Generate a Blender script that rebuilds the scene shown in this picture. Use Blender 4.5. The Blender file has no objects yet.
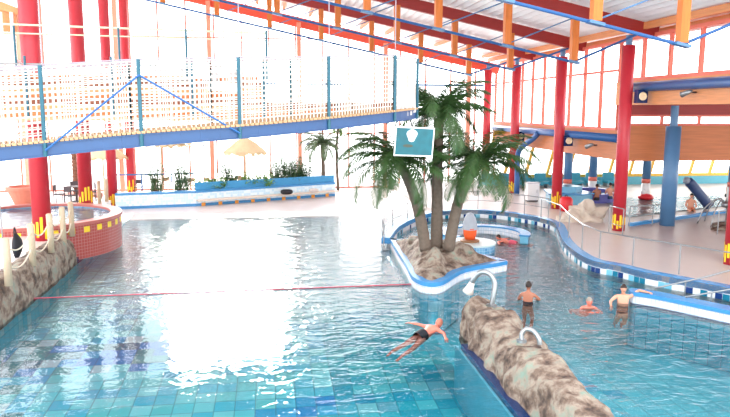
import bpy, bmesh, math, random
from mathutils import Vector, Matrix, noise
random.seed(7)
S = bpy.context.scene
COL = S.collection
PI = math.pi

# ------------------------------------------------------------------ camera
FPX, EYE = 680.0, 5.7
th = math.atan(100 / FPX)
psi = math.atan(95 / (FPX * math.cos(th) + 100 * math.sin(th)))
cF = Vector((math.sin(psi) * math.cos(th), math.cos(psi) * math.cos(th), -math.sin(th)))
cR = Vector((math.cos(psi), -math.sin(psi), 0)); cU = cR.cross(cF)
_r = math.radians(.2)
cR, cU = cR * math.cos(_r) + cU * math.sin(_r), cU * math.cos(_r) - cR * math.sin(_r)
cam = bpy.data.cameras.new('camera'); camo = bpy.data.objects.new('camera', cam); COL.objects.link(camo)
m = Matrix((cR, cU, -cF)).transposed().to_4x4(); m.translation = (0, 0, EYE)
camo.matrix_world = m
cam.sensor_width = 36; cam.lens = FPX / 730 * 36; cam.clip_end = 500
S.camera = camo

# ------------------------------------------------------------------ light
S.view_settings.view_transform = 'Standard'; S.view_settings.look = 'None'
S.view_settings.gamma = 1; S.view_settings.use_curve_mapping = False
S.view_settings.exposure = 0.15
W = bpy.data.worlds.new('world'); S.world = W; W.use_nodes = True
nt = W.node_tree; nt.nodes.clear()
bg = nt.nodes.new('ShaderNodeBackground'); out = nt.nodes.new('ShaderNodeOutputWorld')
tc = nt.nodes.new('ShaderNodeTexCoord'); sx = nt.nodes.new('ShaderNodeSeparateXYZ')
cr = nt.nodes.new('ShaderNodeValToRGB')
cr.color_ramp.elements[0].position = .40; cr.color_ramp.elements[0].color = (.86, .86, .84, 1)
cr.color_ramp.elements[1].position = .52; cr.color_ramp.elements[1].color = (.95, .98, 1, 1)
for _p, _c in ((.70, (.95, .98, 1, 1)), (.85, (.58, .61, .64, 1))): cr.color_ramp.elements.new(_p).color = _c
mp = nt.nodes.new('ShaderNodeMath'); mp.operation = 'MULTIPLY_ADD'; mp.inputs[1].default_value = .5; mp.inputs[2].default_value = .5
nt.links.new(tc.outputs['Generated'], sx.inputs[0]); nt.links.new(sx.outputs['Z'], mp.inputs[0])
nt.links.new(mp.outputs[0], cr.inputs[0]); nt.links.new(cr.outputs[0], bg.inputs[0]); nt.links.new(bg.outputs[0], out.inputs[0])
bg.inputs[1].default_value = 4.6
sun = bpy.data.lights.new('sun', 'SUN'); sun.energy = 3.6; sun.angle = math.radians(9); sun.color = (1, .97, .92)
suno = bpy.data.objects.new('sun', sun); COL.objects.link(suno); suno.rotation_euler = (math.radians(-72), 0, math.radians(4))
try:
    S.cycles.use_denoising = True; S.cycles.max_bounces = 10; S.cycles.transparent_max_bounces = 24
    S.cycles.sample_clamp_indirect = 8; S.cycles.caustics_reflective = False; S.cycles.caustics_refractive = False
except Exception: pass

# ------------------------------------------------------------------ materials
class N:
    """tiny node helper"""
    def __init__(s, m):
        m.use_nodes = True; s.t = m.node_tree; s.b = s.t.nodes.get('Principled BSDF'); s.o = s.t.nodes.get('Material Output')
    def n(s, k, **kw):
        x = s.t.nodes.new('ShaderNode' + k)
        for a, v in kw.items():
            if a[0] == 'i' and a[1:].isdigit(): s.put(v, x.inputs[int(a[1:])])
            else: setattr(x, a, v)
        return x
    def put(s, v, inp):
        if hasattr(v, 'is_output'): s.t.links.new(v, inp)
        else: inp.default_value = v
    def m(s, op, a, b=0.0, c=0.0):
        x = s.t.nodes.new('ShaderNodeMath'); x.operation = op
        for i, v in enumerate((a, b, c)): s.put(v, x.inputs[i])
        return x.outputs[0]
    def mix(s, f, a, b):
        x = s.t.nodes.new('ShaderNodeMix'); x.data_type = 'RGBA'
        s.put(f, x.inputs[0]); s.put(a, x.inputs[6]); s.put(b, x.inputs[7]); return x.outputs[2]
def c4(c): return (c[0], c[1], c[2], 1)
def lin(r, g, b): return tuple((v / 255) ** 2.2 for v in (r, g, b))
MATS = {}
def mat(name, col, rough=.6, metal=0, var=.12, scale=6, bump=0, spec=.5):
    if name in MATS: return MATS[name]
    m = bpy.data.materials.new(name); n = N(m); MATS[name] = m
    tcn = n.n('TexCoord'); nz = n.n('TexNoise'); n.put(tcn.outputs['Object'], nz.inputs['Vector'])
    nz.inputs['Scale'].default_value = scale; nz.inputs['Detail'].default_value = 4
    lo = tuple(v * (1 - var) for v in col); hi = tuple(min(1, v * (1 + var)) for v in col)
    n.put(n.mix(nz.outputs['Fac'], c4(lo), c4(hi)), n.b.inputs['Base Color'])
    n.b.inputs['Roughness'].default_value = rough; n.b.inputs['Metallic'].default_value = metal
    n.b.inputs['Specular IOR Level'].default_value = spec
    if bump:
        b = n.n('Bump'); b.inputs['Strength'].default_value = bump; b.inputs['Distance'].default_value = .05
        n.put(nz.outputs['Fac'], b.inputs['Height']); n.put(b.outputs[0], n.b.inputs['Normal'])
    return m
def wood(name, col, axis=0, scale=3):
    if name in MATS: return MATS[name]
    m = bpy.data.materials.new(name); n = N(m); MATS[name] = m
    tcn = n.n('TexCoord'); mpn = n.n('Mapping'); n.put(tcn.outputs['Object'], mpn.inputs['Vector'])
    sc = [scale * 4] * 3; sc[axis] = scale * .25; mpn.inputs['Scale'].default_value = sc
    nz = n.n('TexNoise'); n.put(mpn.outputs[0], nz.inputs['Vector']); nz.inputs['Scale'].default_value = 1.5; nz.inputs['Detail'].default_value = 6
    n.put(n.mix(nz.outputs['Fac'], c4([v * .7 for v in col]), c4([min(1, v * 1.3) for v in col])), n.b.inputs['Base Color'])
    n.b.inputs['Roughness'].default_value = .5
    return m
def tiles(name, cols, su, sv, grout=(.6, .65, .68), g=.06, rough=.25, weights=None):
    """square tiles in UV metres, each tile one of cols at random"""
    m = bpy.data.materials.new(name); n = N(m); MATS[name] = m
    uv = n.n('UVMap'); sp = n.n('SeparateXYZ'); n.put(uv.outputs[0], sp.inputs[0])
    u = n.m('DIVIDE', sp.outputs[0], su); v = n.m('DIVIDE', sp.outputs[1], sv)
    fu = n.m('FLOOR', u); fv = n.m('FLOOR', v)
    cb = n.n('CombineXYZ'); n.put(fu, cb.inputs[0]); n.put(fv, cb.inputs[1])
    wn = n.n('TexWhiteNoise'); wn.noise_dimensions = '2D'; n.put(cb.outputs[0], wn.inputs['Vector'])
    r = n.n('ValToRGB'); r.color_ramp.interpolation = 'CONSTANT'; e = r.color_ramp.elements
    while len(e) < len(cols): e.new(.5)
    k = 0; w = weights or [1 / len(cols)] * len(cols)
    for i, c in enumerate(cols): e[i].position = k; e[i].color = c4(c); k += w[i]
    n.put(wn.outputs['Value'], r.inputs[0])
    gu = n.m('LESS_THAN', n.m('FRACT', u), g); gv = n.m('LESS_THAN', n.m('FRACT', v), g)
    n.put(n.mix(n.m('MAXIMUM', gu, gv), r.outputs[0], c4(grout)), n.b.inputs['Base Color'])
    n.b.inputs['Roughness'].default_value = rough
    return m

RED = mat('red_paint', lin(188, 48, 60), .4, var=.06)
DRED = wood('dark_red_timber', lin(150, 42, 38))
BRED = mat('bright_red_paint', lin(222, 85, 62), .5, var=.08)
MULL = mat('salmon_frame', lin(222, 112, 92), .5, var=.06)
ORNG = wood('orange_timber', lin(204, 112, 46), 2)
ORNX = wood('orange_timber_long', lin(214, 138, 88), 1)
FASC = wood('fascia_timber', lin(190, 112, 66), 1, 2)
ROOFM = mat('roof_sheet', lin(244, 246, 248), .5, var=.04)
BLUE = mat('blue_steel', lin(44, 92, 150), .4, var=.08)
SBLUE = mat('steel_blue_paint', lin(82, 124, 165), .4, var=.06)
TEAL = mat('teal_paint', lin(12, 84, 102), .4, var=.06)
GIRD = mat('girder_blue', lin(44, 78, 122), .45, var=.12, scale=3)
NETM = mat('white_net_cord', lin(222, 214, 204), .8)
PLANK = wood('deck_planks', lin(176, 140, 104), 0, 4)
DECKM = mat('pale_deck', lin(186, 176, 172), .38, var=.05, scale=1.5)
BEACH = mat('beach_deck', lin(226, 218, 214), .3, var=.04, scale=1.2)
STEEL = mat('steel', lin(150, 153, 155), .35, .75)
COPE = mat('blue_coping', lin(70, 140, 196), .25, var=.08, scale=14)
NAVY = mat('navy_tile', lin(22, 50, 92), .25, var=.1)
WHITE = mat('white_paint', lin(240, 240, 238), .5, var=.03)
TRUNK = mat('palm_trunk', lin(108, 95, 84), .9, var=.35, scale=10, bump=.5)
FROND = mat('palm_frond', lin(56, 84, 44), .45, var=.45, scale=3)
FROND2 = mat('light_frond', lin(110, 140, 70), .5, var=.4, scale=3)
SKIN = mat('skin', lin(222, 160, 132), .5, var=.06)
SKIN2 = mat('tanned_skin', lin(168, 108, 84), .5, var=.06)
SKIN3 = mat('pink_skin', lin(226, 128, 108), .5, var=.06)
HAIR = mat('dark_hair', lin(40, 28, 24), .6)
HAIRG = mat('grey_hair', lin(150, 140, 130), .6)
BLACK = mat('black_cloth', lin(28, 30, 38), .7)
YEL = mat('yellow_paint', lin(246, 200, 40), .5)
YMULL = mat('yellow_frame', lin(232, 180, 70), .5)
POSTW = mat('post_wood', lin(196, 176, 150), .8, var=.15, scale=8)
ROPEM = mat('rope', lin(222, 210, 190), .9)
ORANGE = mat('orange_cloth', lin(238, 92, 40), .6)
THATCH = mat('thatch', lin(228, 205, 165), .9, var=.3, scale=20)
DARKW = mat('dark_chair', lin(70, 62, 66), .6)
PURP = mat('purple_tile', lin(88, 88, 160), .3)
LTEAL = mat('light_teal', lin(120, 186, 215), .3)

def rockmat():
    m = bpy.data.materials.new('rock'); n = N(m)
    tcn = n.n('TexCoord'); a = n.n('TexNoise'); n.put(tcn.outputs['Object'], a.inputs['Vector']); a.inputs['Scale'].default_value = 2.6; a.inputs['Detail'].default_value = 10; a.inputs['Roughness'].default_value = .65
    r = n.n('ValToRGB'); e = r.color_ramp.elements; e.new(.45); e.new(.56)
    for i, (p, c) in enumerate([(.36, (62, 50, 44)), (.46, (110, 92, 80)), (.56, (148, 134, 120)), (.68, (122, 142, 128))]): e[i].position = p; e[i].color = c4(lin(*c))
    n.put(a.outputs['Fac'], r.inputs[0]); n.put(r.outputs[0], n.b.inputs['Base Color']); n.b.inputs['Roughness'].default_value = .75
    b = n.n('Bump'); b.inputs['Strength'].default_value = .7; b.inputs['Distance'].default_value = .12
    a2 = n.n('TexNoise'); n.put(tcn.outputs['Object'], a2.inputs['Vector']); a2.inputs['Scale'].default_value = 4; a2.inputs['Detail'].default_value = 8
    n.put(a2.outputs['Fac'], b.inputs['Height']); n.put(b.outputs[0], n.b.inputs['Normal']); return m
ROCK = rockmat()
SAND = mat('sandstone', lin(205, 192, 176), .85, var=.2, scale=3, bump=.6)

def glassmat():
    m = bpy.data.materials.new('window_glass'); n = N(m); n.t.nodes.remove(n.b)
    t = n.n('BsdfTransparent'); g = n.n('BsdfGlossy'); g.inputs['Roughness'].default_value = .02
    mx = n.n('MixShader'); mx.inputs[0].default_value = .06
    n.put(t.outputs[0], mx.inputs[1]); n.put(g.outputs[0], mx.inputs[2]); n.put(mx.outputs[0], n.o.inputs[0]); return m
GLASS = glassmat()
def watermat():
    m = bpy.data.materials.new('pool_water'); n = N(m); n.t.nodes.remove(n.b)
    tcn = n.n('TexCoord'); P = tcn.outputs['Object']; sp = n.n('SeparateXYZ'); n.put(P, sp.inputs[0])
    mpn = n.n('Mapping'); n.put(P, mpn.inputs['Vector']); mpn.inputs['Scale'].default_value = (1, 1.5, 1)
    a = n.n('TexNoise'); n.put(mpn.outputs[0], a.inputs['Vector']); a.inputs['Scale'].default_value = 1.7; a.inputs['Detail'].default_value = 3; a.inputs['Distortion'].default_value = .8
    b = n.n('TexNoise'); n.put(P, b.inputs['Vector']); b.inputs['Scale'].default_value = 5.5; b.inputs['Detail'].default_value = 2; b.inputs['Distortion'].default_value = .6
    h = n.m('ADD', n.m('MULTIPLY', a.outputs['Fac'], 1.0), n.m('MULTIPLY', b.outputs['Fac'], .28))
    # the left bay near the lane rope lies calmer than the rest
    cx = n.m('SUBTRACT', sp.outputs[0], -2.3); cy = n.m('SUBTRACT', sp.outputs[1], 14.5)
    d = n.m('SQRT', n.m('ADD', n.m('MULTIPLY', cx, n.m('MULTIPLY', cx, .5)), n.m('MULTIPLY', cy, n.m('MULTIPLY', cy, .12))))
    lim = n.m('ADD', .46, n.m('MULTIPLY', n.m('MINIMUM', n.m('MAXIMUM', n.m('SUBTRACT', sp.outputs[0], 4.6), 0.0), 1.0), .54))
    k = n.m('MINIMUM', n.m('MAXIMUM', n.m('MULTIPLY', n.m('SUBTRACT', d, .9), .25), .08), lim)
    bp = n.n('Bump'); bp.inputs['Distance'].default_value = .085; n.put(k, bp.inputs['Strength']); n.put(h, bp.inputs['Height'])
    g = n.n('BsdfGlossy'); g.inputs['Roughness'].default_value = .03; n.put(bp.outputs[0], g.inputs['Normal'])
    t = n.n('BsdfTransparent'); t.inputs[0].default_value = (.88, .98, 1, 1)
    fr = n.n('Fresnel'); fr.inputs['IOR'].default_value = 1.4; n.put(bp.outputs[0], fr.inputs['Normal'])
    mx = n.n('MixShader'); n.put(fr.outputs[0], mx.inputs[0])
    n.put(t.outputs[0], mx.inputs[1]); n.put(g.outputs[0], mx.inputs[2]); n.put(mx.outputs[0], n.o.inputs[0]); return m
WATER = watermat()
def floortilemat():
    m = bpy.data.materials.new('pool_floor_tiles'); n = N(m)
    at = n.n('VertexColor'); at.layer_name = 'tile'
    tcn = n.n('TexCoord'); sp = n.n('SeparateXYZ'); n.put(tcn.outputs['Object'], sp.inputs[0])
    g = n.m('MAXIMUM', n.m('LESS_THAN', n.m('FRACT', n.m('DIVIDE', sp.outputs[0], .48)), .045), n.m('LESS_THAN', n.m('FRACT', n.m('DIVIDE', sp.outputs[1], .48)), .045))
    n.put(n.mix(n.m('MULTIPLY', g, .55), at.outputs['Color'], c4(lin(60, 110, 130))), n.b.inputs['Base Color'])
    n.b.inputs['Roughness'].default_value = .5; return m
FTILE = floortilemat()
def tubmat():
    m = bpy.data.materials.new('red_mosaic'); n = N(m)
    uv = n.n('UVMap'); sp = n.n('SeparateXYZ'); n.put(uv.outputs[0], sp.inputs[0]); u, v = sp.outputs[0], sp.outputs[1]
    g = n.m('MAXIMUM', n.m('LESS_THAN', n.m('FRACT', n.m('DIVIDE', u, .12)), .15), n.m('LESS_THAN', n.m('FRACT', n.m('DIVIDE', v, .12)), .15))
    base = n.mix(g, c4(lin(166, 76, 72)), c4(lin(184, 122, 116)))
    yy = n.m('MULTIPLY', n.m('LESS_THAN', n.m('FRACT', n.m('DIVIDE', u, .62)), .42), n.m('MULTIPLY', n.m('GREATER_THAN', v, 1.0), n.m('LESS_THAN', v, 1.22)))
    n.put(n.mix(yy, base, c4(lin(240, 206, 60))), n.b.inputs['Base Color']); n.b.inputs['Roughness'].default_value = .25; return m
REDM = tubmat()
WHTILE = tiles('white_tiles', [lin(236, 236, 240), lin(220, 228, 238)], .11, .22, lin(170, 185, 205), .1)
MOSAIC = tiles('coping_mosaic', [lin(238, 240, 242), lin(30, 60, 120), lin(30, 120, 150), lin(120, 190, 215)], .22, .2, lin(200, 215, 225), .05, weights=[.48, .22, .16, .14])
BENCHT = tiles('bench_tiles', [lin(225, 243, 250), lin(200, 230, 246)], .14, .14, lin(225, 238, 245), .08)
CYANT = tiles('cyan_wall_tiles', [lin(100, 215, 238), lin(120, 222, 240), lin(165, 232, 242)], .35, .35, lin(60, 160, 190), .04)
TEALW = tiles('teal_wall_tiles', [lin(80, 190, 208), lin(92, 202, 216)], .35, .35, lin(40, 120, 150), .04)
CPLAIN = mat('cyan_plain', lin(110, 215, 238), .4)
BLT = tiles('blue_small_tiles', [lin(96, 160, 206), lin(126, 184, 220)], .12, .12, lin(190, 215, 235), .1)

# ------------------------------------------------------------------ mesh builder
class MB:
    def __init__(s): s.v = []; s.f = []; s.uv = []; s.col = []
    def quad(s, vs, uv=None, col=None):
        k = len(s.v); s.v += [tuple(v) for v in vs]; s.f.append(tuple(range(k, k + len(vs)))); s.uv.append(uv); s.col.append(col)
    def box(s, x0, x1, y0, y1, z0, z1):
        k = len(s.v); s.v += [(x, y, z) for z in (z0, z1) for y in (y0, y1) for x in (x0, x1)]
        for f in ((0, 2, 3, 1), (4, 5, 7, 6), (0, 1, 5, 4), (2, 6, 7, 3), (0, 4, 6, 2), (1, 3, 7, 5)): s.f.append(tuple(k + i for i in f)); s.uv.append(None); s.col.append(None)
        return s
    def bar(s, a, b, w, h=None, up=(0, 0, 1)):
        """rectangular bar from a to b, w wide, h high"""
        h = h or w; a = Vector(a); b = Vector(b); d = (b - a).normalized(); up = Vector(up)
        if abs(d.dot(up)) > .98: up = Vector((0, 1, 0))
        r = d.cross(up).normalized(); u = r.cross(d)
        k = len(s.v)
        for p in (a, b):
            for i, j in ((-1, -1), (1, -1), (1, 1), (-1, 1)): s.v.append(tuple(p + r * (i * w / 2) + u * (j * h / 2)))
        for f in ((0, 3, 2, 1), (4, 5, 6, 7), (0, 1, 5, 4), (1, 2, 6, 5), (2, 3, 7, 6), (3, 0, 4, 7)): s.f.append(tuple(k + i for i in f)); s.uv.append(None); s.col.append(None)
        return s
    def tube(s, pts, r, n=8, cap=True):
        pts = [Vector(p) for p in pts]; rs = r if isinstance(r, (list, tuple)) else [r] * len(pts)
        k = len(s.v); ref = Vector((0, 0, 1))
        for i, p in enumerate(pts):
            d = (pts[min(i + 1, len(pts) - 1)] - pts[max(i - 1, 0)]).normalized()
            q = ref if abs(d.dot(ref)) < .95 else Vector((1, 0, 0))
            if i == 0: a = d.cross(q).normalized()
            else: a = (a - d * a.dot(d)).normalized()
            b = d.cross(a)
            for j in range(n):
                t = 2 * PI * j / n; s.v.append(tuple(p + (a * math.cos(t) + b * math.sin(t)) * rs[i]))
        for i in range(len(pts) - 1):
            for j in range(n):
                a0 = k + i * n + j; a1 = k + i * n + (j + 1) % n
                s.f.append((a0, a1, a1 + n, a0 + n)); s.uv.append(None); s.col.append(None)
        if cap:
            s.f.append(tuple(k + j for j in reversed(range(n)))); s.f.append(tuple(k + (len(pts) - 1) * n + j for j in range(n))); s.uv += [None] * 2; s.col += [None] * 2
        return s
    def lathe(s, prof, c=(0, 0, 0), n=24):
        k = len(s.v); c = Vector(c)
        for r, z in prof:
            for j in range(n): t = 2 * PI * j / n; s.v.append((c.x + r * math.cos(t), c.y + r * math.sin(t), c.z + z))
        for i in range(len(prof) - 1):
            for j in range(n):
                a0 = k + i * n + j; a1 = k + i * n + (j + 1) % n
                s.f.append((a0, a1, a1 + n, a0 + n)); s.uv.append(None); s.col.append(None)
        return s
    def prism(s, poly, z0, z1):
        k = len(s.v); n = len(poly)
        s.v += [(p[0], p[1], z0) for p in poly] + [(p[0], p[1], z1) for p in poly]
        s.f.append(tuple(k + i for i in reversed(range(n)))); s.f.append(tuple(k + n + i for i in range(n))); s.uv += [None] * 2; s.col += [None] * 2
        for i in range(n): j = (i + 1) % n; s.f.append((k + i, k + j, k + n + j, k + n + i)); s.uv.append(None); s.col.append(None)
        return s
    def strip(s, poly, z0, z1, closed=False):
        """vertical ribbon along a polyline with metric uv"""
        L = 0; P = list(poly) + ([poly[0]] if closed else [])
        for a, b in zip(P, P[1:]):
            d = math.hypot(b[0] - a[0], b[1] - a[1])
            s.quad([(a[0], a[1], z0), (b[0], b[1], z0), (b[0], b[1], z1), (a[0], a[1], z1)], [(L, 0), (L + d, 0), (L + d, z1 - z0), (L, z1 - z0)]); L += d
        return s
    def build(s, name, mtl, parent=None, smooth=False, loc=None):
        me = bpy.data.meshes.new(name); me.from_pydata(s.v, [], s.f)
        if any(u for u in s.uv):
            ul = me.uv_layers.new(name='UVMap'); i = 0
            for p, u in zip(me.polygons, s.uv):
                for q in range(p.loop_total): ul.data[p.loop_start + q].uv = u[q] if u else (0, 0)
        if any(c for c in s.col):
            cl = me.color_attributes.new('tile', 'FLOAT_COLOR', 'CORNER')
            for p, c in zip(me.polygons, s.col):
                for q in range(p.loop_total): cl.data[p.loop_start + q].color = c4(c or (1, 1, 1))
        if smooth:
            for p in me.polygons: p.use_smooth = True
        me.materials.append(mtl); me.update()
        o = bpy.data.objects.new(name, me); COL.objects.link(o)
        if parent: o.parent = parent
        if loc: o.location = loc
        return o
def empty(name, loc=(0, 0, 0), rz=0):
    o = bpy.data.objects.new(name, None); COL.objects.link(o); o.location = loc; o.rotation_euler[2] = rz; o.empty_display_size = .2; return o
def tag(o, label=None, cat=None, group=None, kind=None):
    if label: o['label'] = label
    if cat: o['category'] = cat
    if group: o['group'] = group
    if kind: o['kind'] = kind
    return o
def struct(o): o['kind'] = 'structure'; return o
def copy_tree(o, parent=None):
    c = o.copy(); COL.objects.link(c); c.parent = parent
    for ch in list(o.children): copy_tree(ch, c)
    return c
def smooth_line(pts, n=6):
    """Catmull-Rom through pts"""
    P = [Vector(p) for p in pts]; P = [P[0] * 2 - P[1]] + P + [P[-1] * 2 - P[-2]]; o = []
    for i in range(1, len(P) - 2):
        for k in range(n):
            t = k / n; a, b, c, d = P[i - 1:i + 3]
            o.append(.5 * ((2 * b) + (c - a) * t + (2 * a - 5 * b + 4 * c - d) * t * t + (3 * b - a - 3 * c + d) * t ** 3))
    return o + [P[-2]]
def offset(poly, d):
    o = []
    for i, p in enumerate(poly):
        a = Vector(poly[max(i - 1, 0)][:2]); b = Vector(poly[min(i + 1, len(poly) - 1)][:2]); t = (b - a).normalized()
        o.append((p[0] - t.y * d, p[1] + t.x * d))
    return o
def ribbon(mb, A, B, z0, z1):
    """solid band between two polylines"""
    for i in range(len(A) - 1):
        a, b, c, d = A[i], A[i + 1], B[i + 1], B[i]
        mb.quad([(*a[:2], z1), (*b[:2], z1), (*c[:2], z1), (*d[:2], z1)])
        mb.quad([(*a[:2], z0), (*b[:2], z0), (*b[:2], z1), (*a[:2], z1)]); mb.quad([(*d[:2], z0), (*c[:2], z0), (*c[:2], z1), (*d[:2], z1)])
    for a, b in ((A[0], B[0]), (A[-1], B[-1])): mb.quad([(*a[:2], z0), (*b[:2], z0), (*b[:2], z1), (*a[:2], z1)])
    return mb
def blob(name, mtl, f, nu=48, nv=32, parent=None, smooth=True):
    """surface from a parameter function f(u,v)->xyz"""
    mb = MB(); g = [[f(i / nu, j / nv) for i in range(nu + 1)] for j in range(nv + 1)]
    for row in g: mb.v += [tuple(p) for p in row]
    for j in range(nv):
        for i in range(nu): a = j * (nu + 1) + i; mb.f.append((a, a + 1, a + nu + 2, a + nu + 1)); mb.uv.append(None); mb.col.append(None)
    return mb.build(name, mtl, parent, smooth)

# ------------------------------------------------------------------ key lines
def roofz(x): return 10.36 - .21 * (x - 10.57)       # top of the roof beams
def chordz(x): return 7.68 + .21 * (12.4 - x)
COPL = [(4.82, 27.27), (5.77, 30.08), (7.15, 32.54), (8.48, 34.04), (10.18, 34.55), (11.59, 34.03), (12.43, 32.91), (13.05, 31.54), (13.16, 30.1), (12.6, 28.3), (11.78, 26.0), (11.27, 23.69), (11.24, 22.24), (11.7, 21.48), (12.14, 20.4), (12.81, 19.39), (13.6, 18.19), (15.2, 15.5), (17, 12.5), (19, 9)]
cop = [tuple(p)[:2] for p in smooth_line([(x, y, 0) for x, y in COPL], 5)]
copdeck = [p for i, p in enumerate(cop) if i >= 15]
# ------------------------------------------------------------------ floors and pools
struct(MB().prism([(-24, 37.2), (8.6, 37.2), (8.6, 60), (-24, 60)], -.4, .1).build('floor', BEACH))
sl = MB(); sl.quad([(-7.3, 35.5, -.03), (9.5, 35.5, -.03), (9.5, 37.2, .1), (-7.3, 37.2, .1)]); struct(sl.build('floor_slope', BEACH))
deck = list(copdeck) + [(36, 9), (36, 50), (8.48, 50)]
struct(MB().prism(deck, -.2, .39).build('floor_right_deck', DECKM))
struct(ribbon(MB(), cop, offset(cop, .36), .15, .41).build('trim_1', COPE))
cin = offset(cop, -.004)
struct(MB().strip(cin, -.02, .2).build('trim_2', MOSAIC))
struct(MB().strip(offset(cop, .01), -1.5, -.02).build('wall_right_pool', CYANT))
def bnd(y):   # x of the line between the left bay and the ring pool
    if y < 27.3: return 5.0
    if y < 30: return 4.82 + (y - 27.3) / 2.8 * .95
    if y < 34: return 5.77 + (y - 30) / 4 * 2.7
    return 9.5
def mixc(a, b, t): return tuple(a[i] * (1 - t) + b[i] * t for i in range(3))
rr = random.Random(3)
T = .48; fl = MB(); fr_ = MB()
pale = [lin(88, 214, 236), lin(112, 228, 238), lin(78, 206, 234), lin(140, 236, 242), lin(108, 222, 226)]
cyan = [lin(40, 180, 200), lin(60, 190, 205), lin(30, 165, 190), lin(90, 205, 215)]
blue = [lin(40, 178, 226), lin(60, 190, 232), lin(26, 155, 220), lin(190, 230, 238)]
teal = [lin(50, 150, 165), lin(60, 165, 175), lin(40, 135, 160), lin(90, 185, 190)]
def depth(y): return max(-1.35, -1.35 + max(0, y - 15) * 1.35 / 21)
ny0, ny1 = int(4 / T), int(35.5 / T) + 1
for j in range(ny0, ny1):
    y = (j + .5) * T
    for i in range(int(-7.9 / T), int(20 / T)):
        x = (i + .5) * T
        q = lambda z0, z1: [(i * T, j * T, z0), ((i + 1) * T, j * T, z0), ((i + 1) * T, (j + 1) * T, z1), (i * T, (j + 1) * T, z1)]
        nz = noise.noise(Vector((x * .35, y * .35, 2))) + rr.uniform(-.25, .25)
        if x < bnd(y):
            c = rr.choice(pale)
            # the mosaic: cyan towards the rock wall, blue bands across
            line1 = (y - (13.2 + (x + 4.0) * .36))              # band rising to the right
            if x > -4.2 and abs(line1 + nz * .6) < .55 and y < 19: c = rr.choice(blue)
            elif x > -1.0 and line1 < -.35: c = rr.choice(cyan)
            elif y < 14 and line1 < 0: c = rr.choice(cyan) if rr.random() < .35 else rr.choice(pale)
            line2 = y - (18.6 + (x + 6) * .28)
            if abs(line2 + nz) < .7 and x < -1.5: c = rr.choice(blue) if rr.random() < .75 else rr.choice(teal)
            if x < -5.6 and y < 20 and nz > -.1: c = rr.choice(teal) if rr.random() < .6 else rr.choice(blue)
            if x > 1.5 and y < 20: c = mixc(c, rr.choice(cyan), .75)
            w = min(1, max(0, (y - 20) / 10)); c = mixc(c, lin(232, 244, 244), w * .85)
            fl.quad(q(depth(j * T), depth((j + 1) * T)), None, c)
        else:
            c = mixc(lin(72, 188, 206), lin(92, 202, 216), rr.random())
            if nz > .42: c = lin(60, 172, 200)
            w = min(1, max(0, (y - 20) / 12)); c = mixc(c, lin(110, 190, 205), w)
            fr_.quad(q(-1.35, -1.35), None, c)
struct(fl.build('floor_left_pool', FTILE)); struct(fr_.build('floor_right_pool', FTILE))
wtr = MB(); wtr.quad([(-7.35, 4, 0), (20, 4, 0), (20, 36.05, 0), (-7.35, 36.05, 0)])
tag(wtr.build('pool_water', WATER), 'rippling blue pool water filling both basins', 'water', kind='stuff')
struct(MB().strip([(-7.3, 4), (-7.3, 37.2)], -1.5, .0).build('wall_left_pool', CYANT))
struct(MB().box(-7.5, -7.28, 4, 27.0, -.12, .12).build('trim_3', NAVY))
# left raised terrace
struct(MB().prism([(-24, 4), (-7.75, 4), (-7.75, 26.2), (-7.9, 33), (-8.0, 35.2), (-9.8, 37.3), (-24, 37.3)], .2, 1.1).build('floor_left_terrace', BEACH))

# ------------------------------------------------------------------ lane rope
def along(a, b, n): return [Vector(a).lerp(Vector(b), i / n) for i in range(n + 1)]
tag(MB().tube(along((-7.25, 21.0, .02), (5.0, 21.25, .02), 12), .019, 6).build('lane_rope', mat('red_rope', lin(190, 84, 100), .6)), 'thin red rope stretched across the left bay on the water', 'rope')

# ------------------------------------------------------------------ rock walls
def ridge(name, ctr, wid, hgt, mtl, seed, parent=None, base=-.3, nu=90, nv=26, rough=.22):
    """a long heap: ctr(t)->(x,y), wid(t), hgt(t)"""
    def f(u, v):
        x, y = ctr(u); x2, y2 = ctr(min(1, u + .01)); x1, y1 = ctr(max(0, u - .01)); t = Vector((x2 - x1, y2 - y1)).normalized()
        e = math.sin(PI * min(1, max(0, u))) ** .35 if True else 1
        a = PI * v; w = wid(u) * max(e, .05); h = hgt(u) * max(e, .02)
        cx = -math.copysign(abs(math.cos(a)) ** .7, math.cos(a)) * w; cz = math.sin(a) ** .55 * h
        p = Vector((x + t.y * cx, y - t.x * cx, base + (cz * (1 - base / max(.3, hgt(u))))))
        q = p * 1.1 + Vector((seed, 0, 0)); d = noise.noise(q) * .9 + noise.noise(q * 2.3) * .55 + noise.noise(q * 5) * .25
        k = min(1, math.sin(a) * 3 + .35)
        return p + Vector((t.y * -math.cos(a), -t.x * -math.cos(a), math.sin(a))) * (d * rough * k)
    return blob(name, mtl, f, nu, nv, parent)
def lp(pts):
    def g(t):
        t = t * (len(pts) - 1); i = min(int(t), len(pts) - 2); k = t - i
        return tuple(pts[i][j] * (1 - k) + pts[i + 1][j] * k for j in range(len(pts[0])))
    return g
rw = ridge('rock_wall', lp([(5.25, 17.2), (5.28, 16.2), (5.25, 14.2), (5.22, 12), (5.22, 8)]), lambda t: .6 + .05 * min(1, t * 2), lambda t: .95 + .12 * math.sin(t * 9), ROCK, 3, nu=110)
tag(rw, 'long grey brown boulder wall rising between the two pools in the foreground', 'rock')
tag(MB().box(4.40, 4.62, 4, 15.6, -1.4, -.05).build('pool_wall_ledge', CPLAIN), 'turquoise tiled underwater wall at the foot of the foreground boulder wall', 'wall', kind='structure')
struct(MB().box(4.46, 4.66, 4, 15.3, -.05, .08).build('trim_4', NAVY))
lw = ridge('rock_edging', lp([(-7.55, 26.9), (-7.55, 25), (-7.52, 22), (-7.5, 18), (-7.5, 13)]), lambda t: .40, lambda t: 1.16, ROCK, 9, rough=.16, base=-.1)
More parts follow.
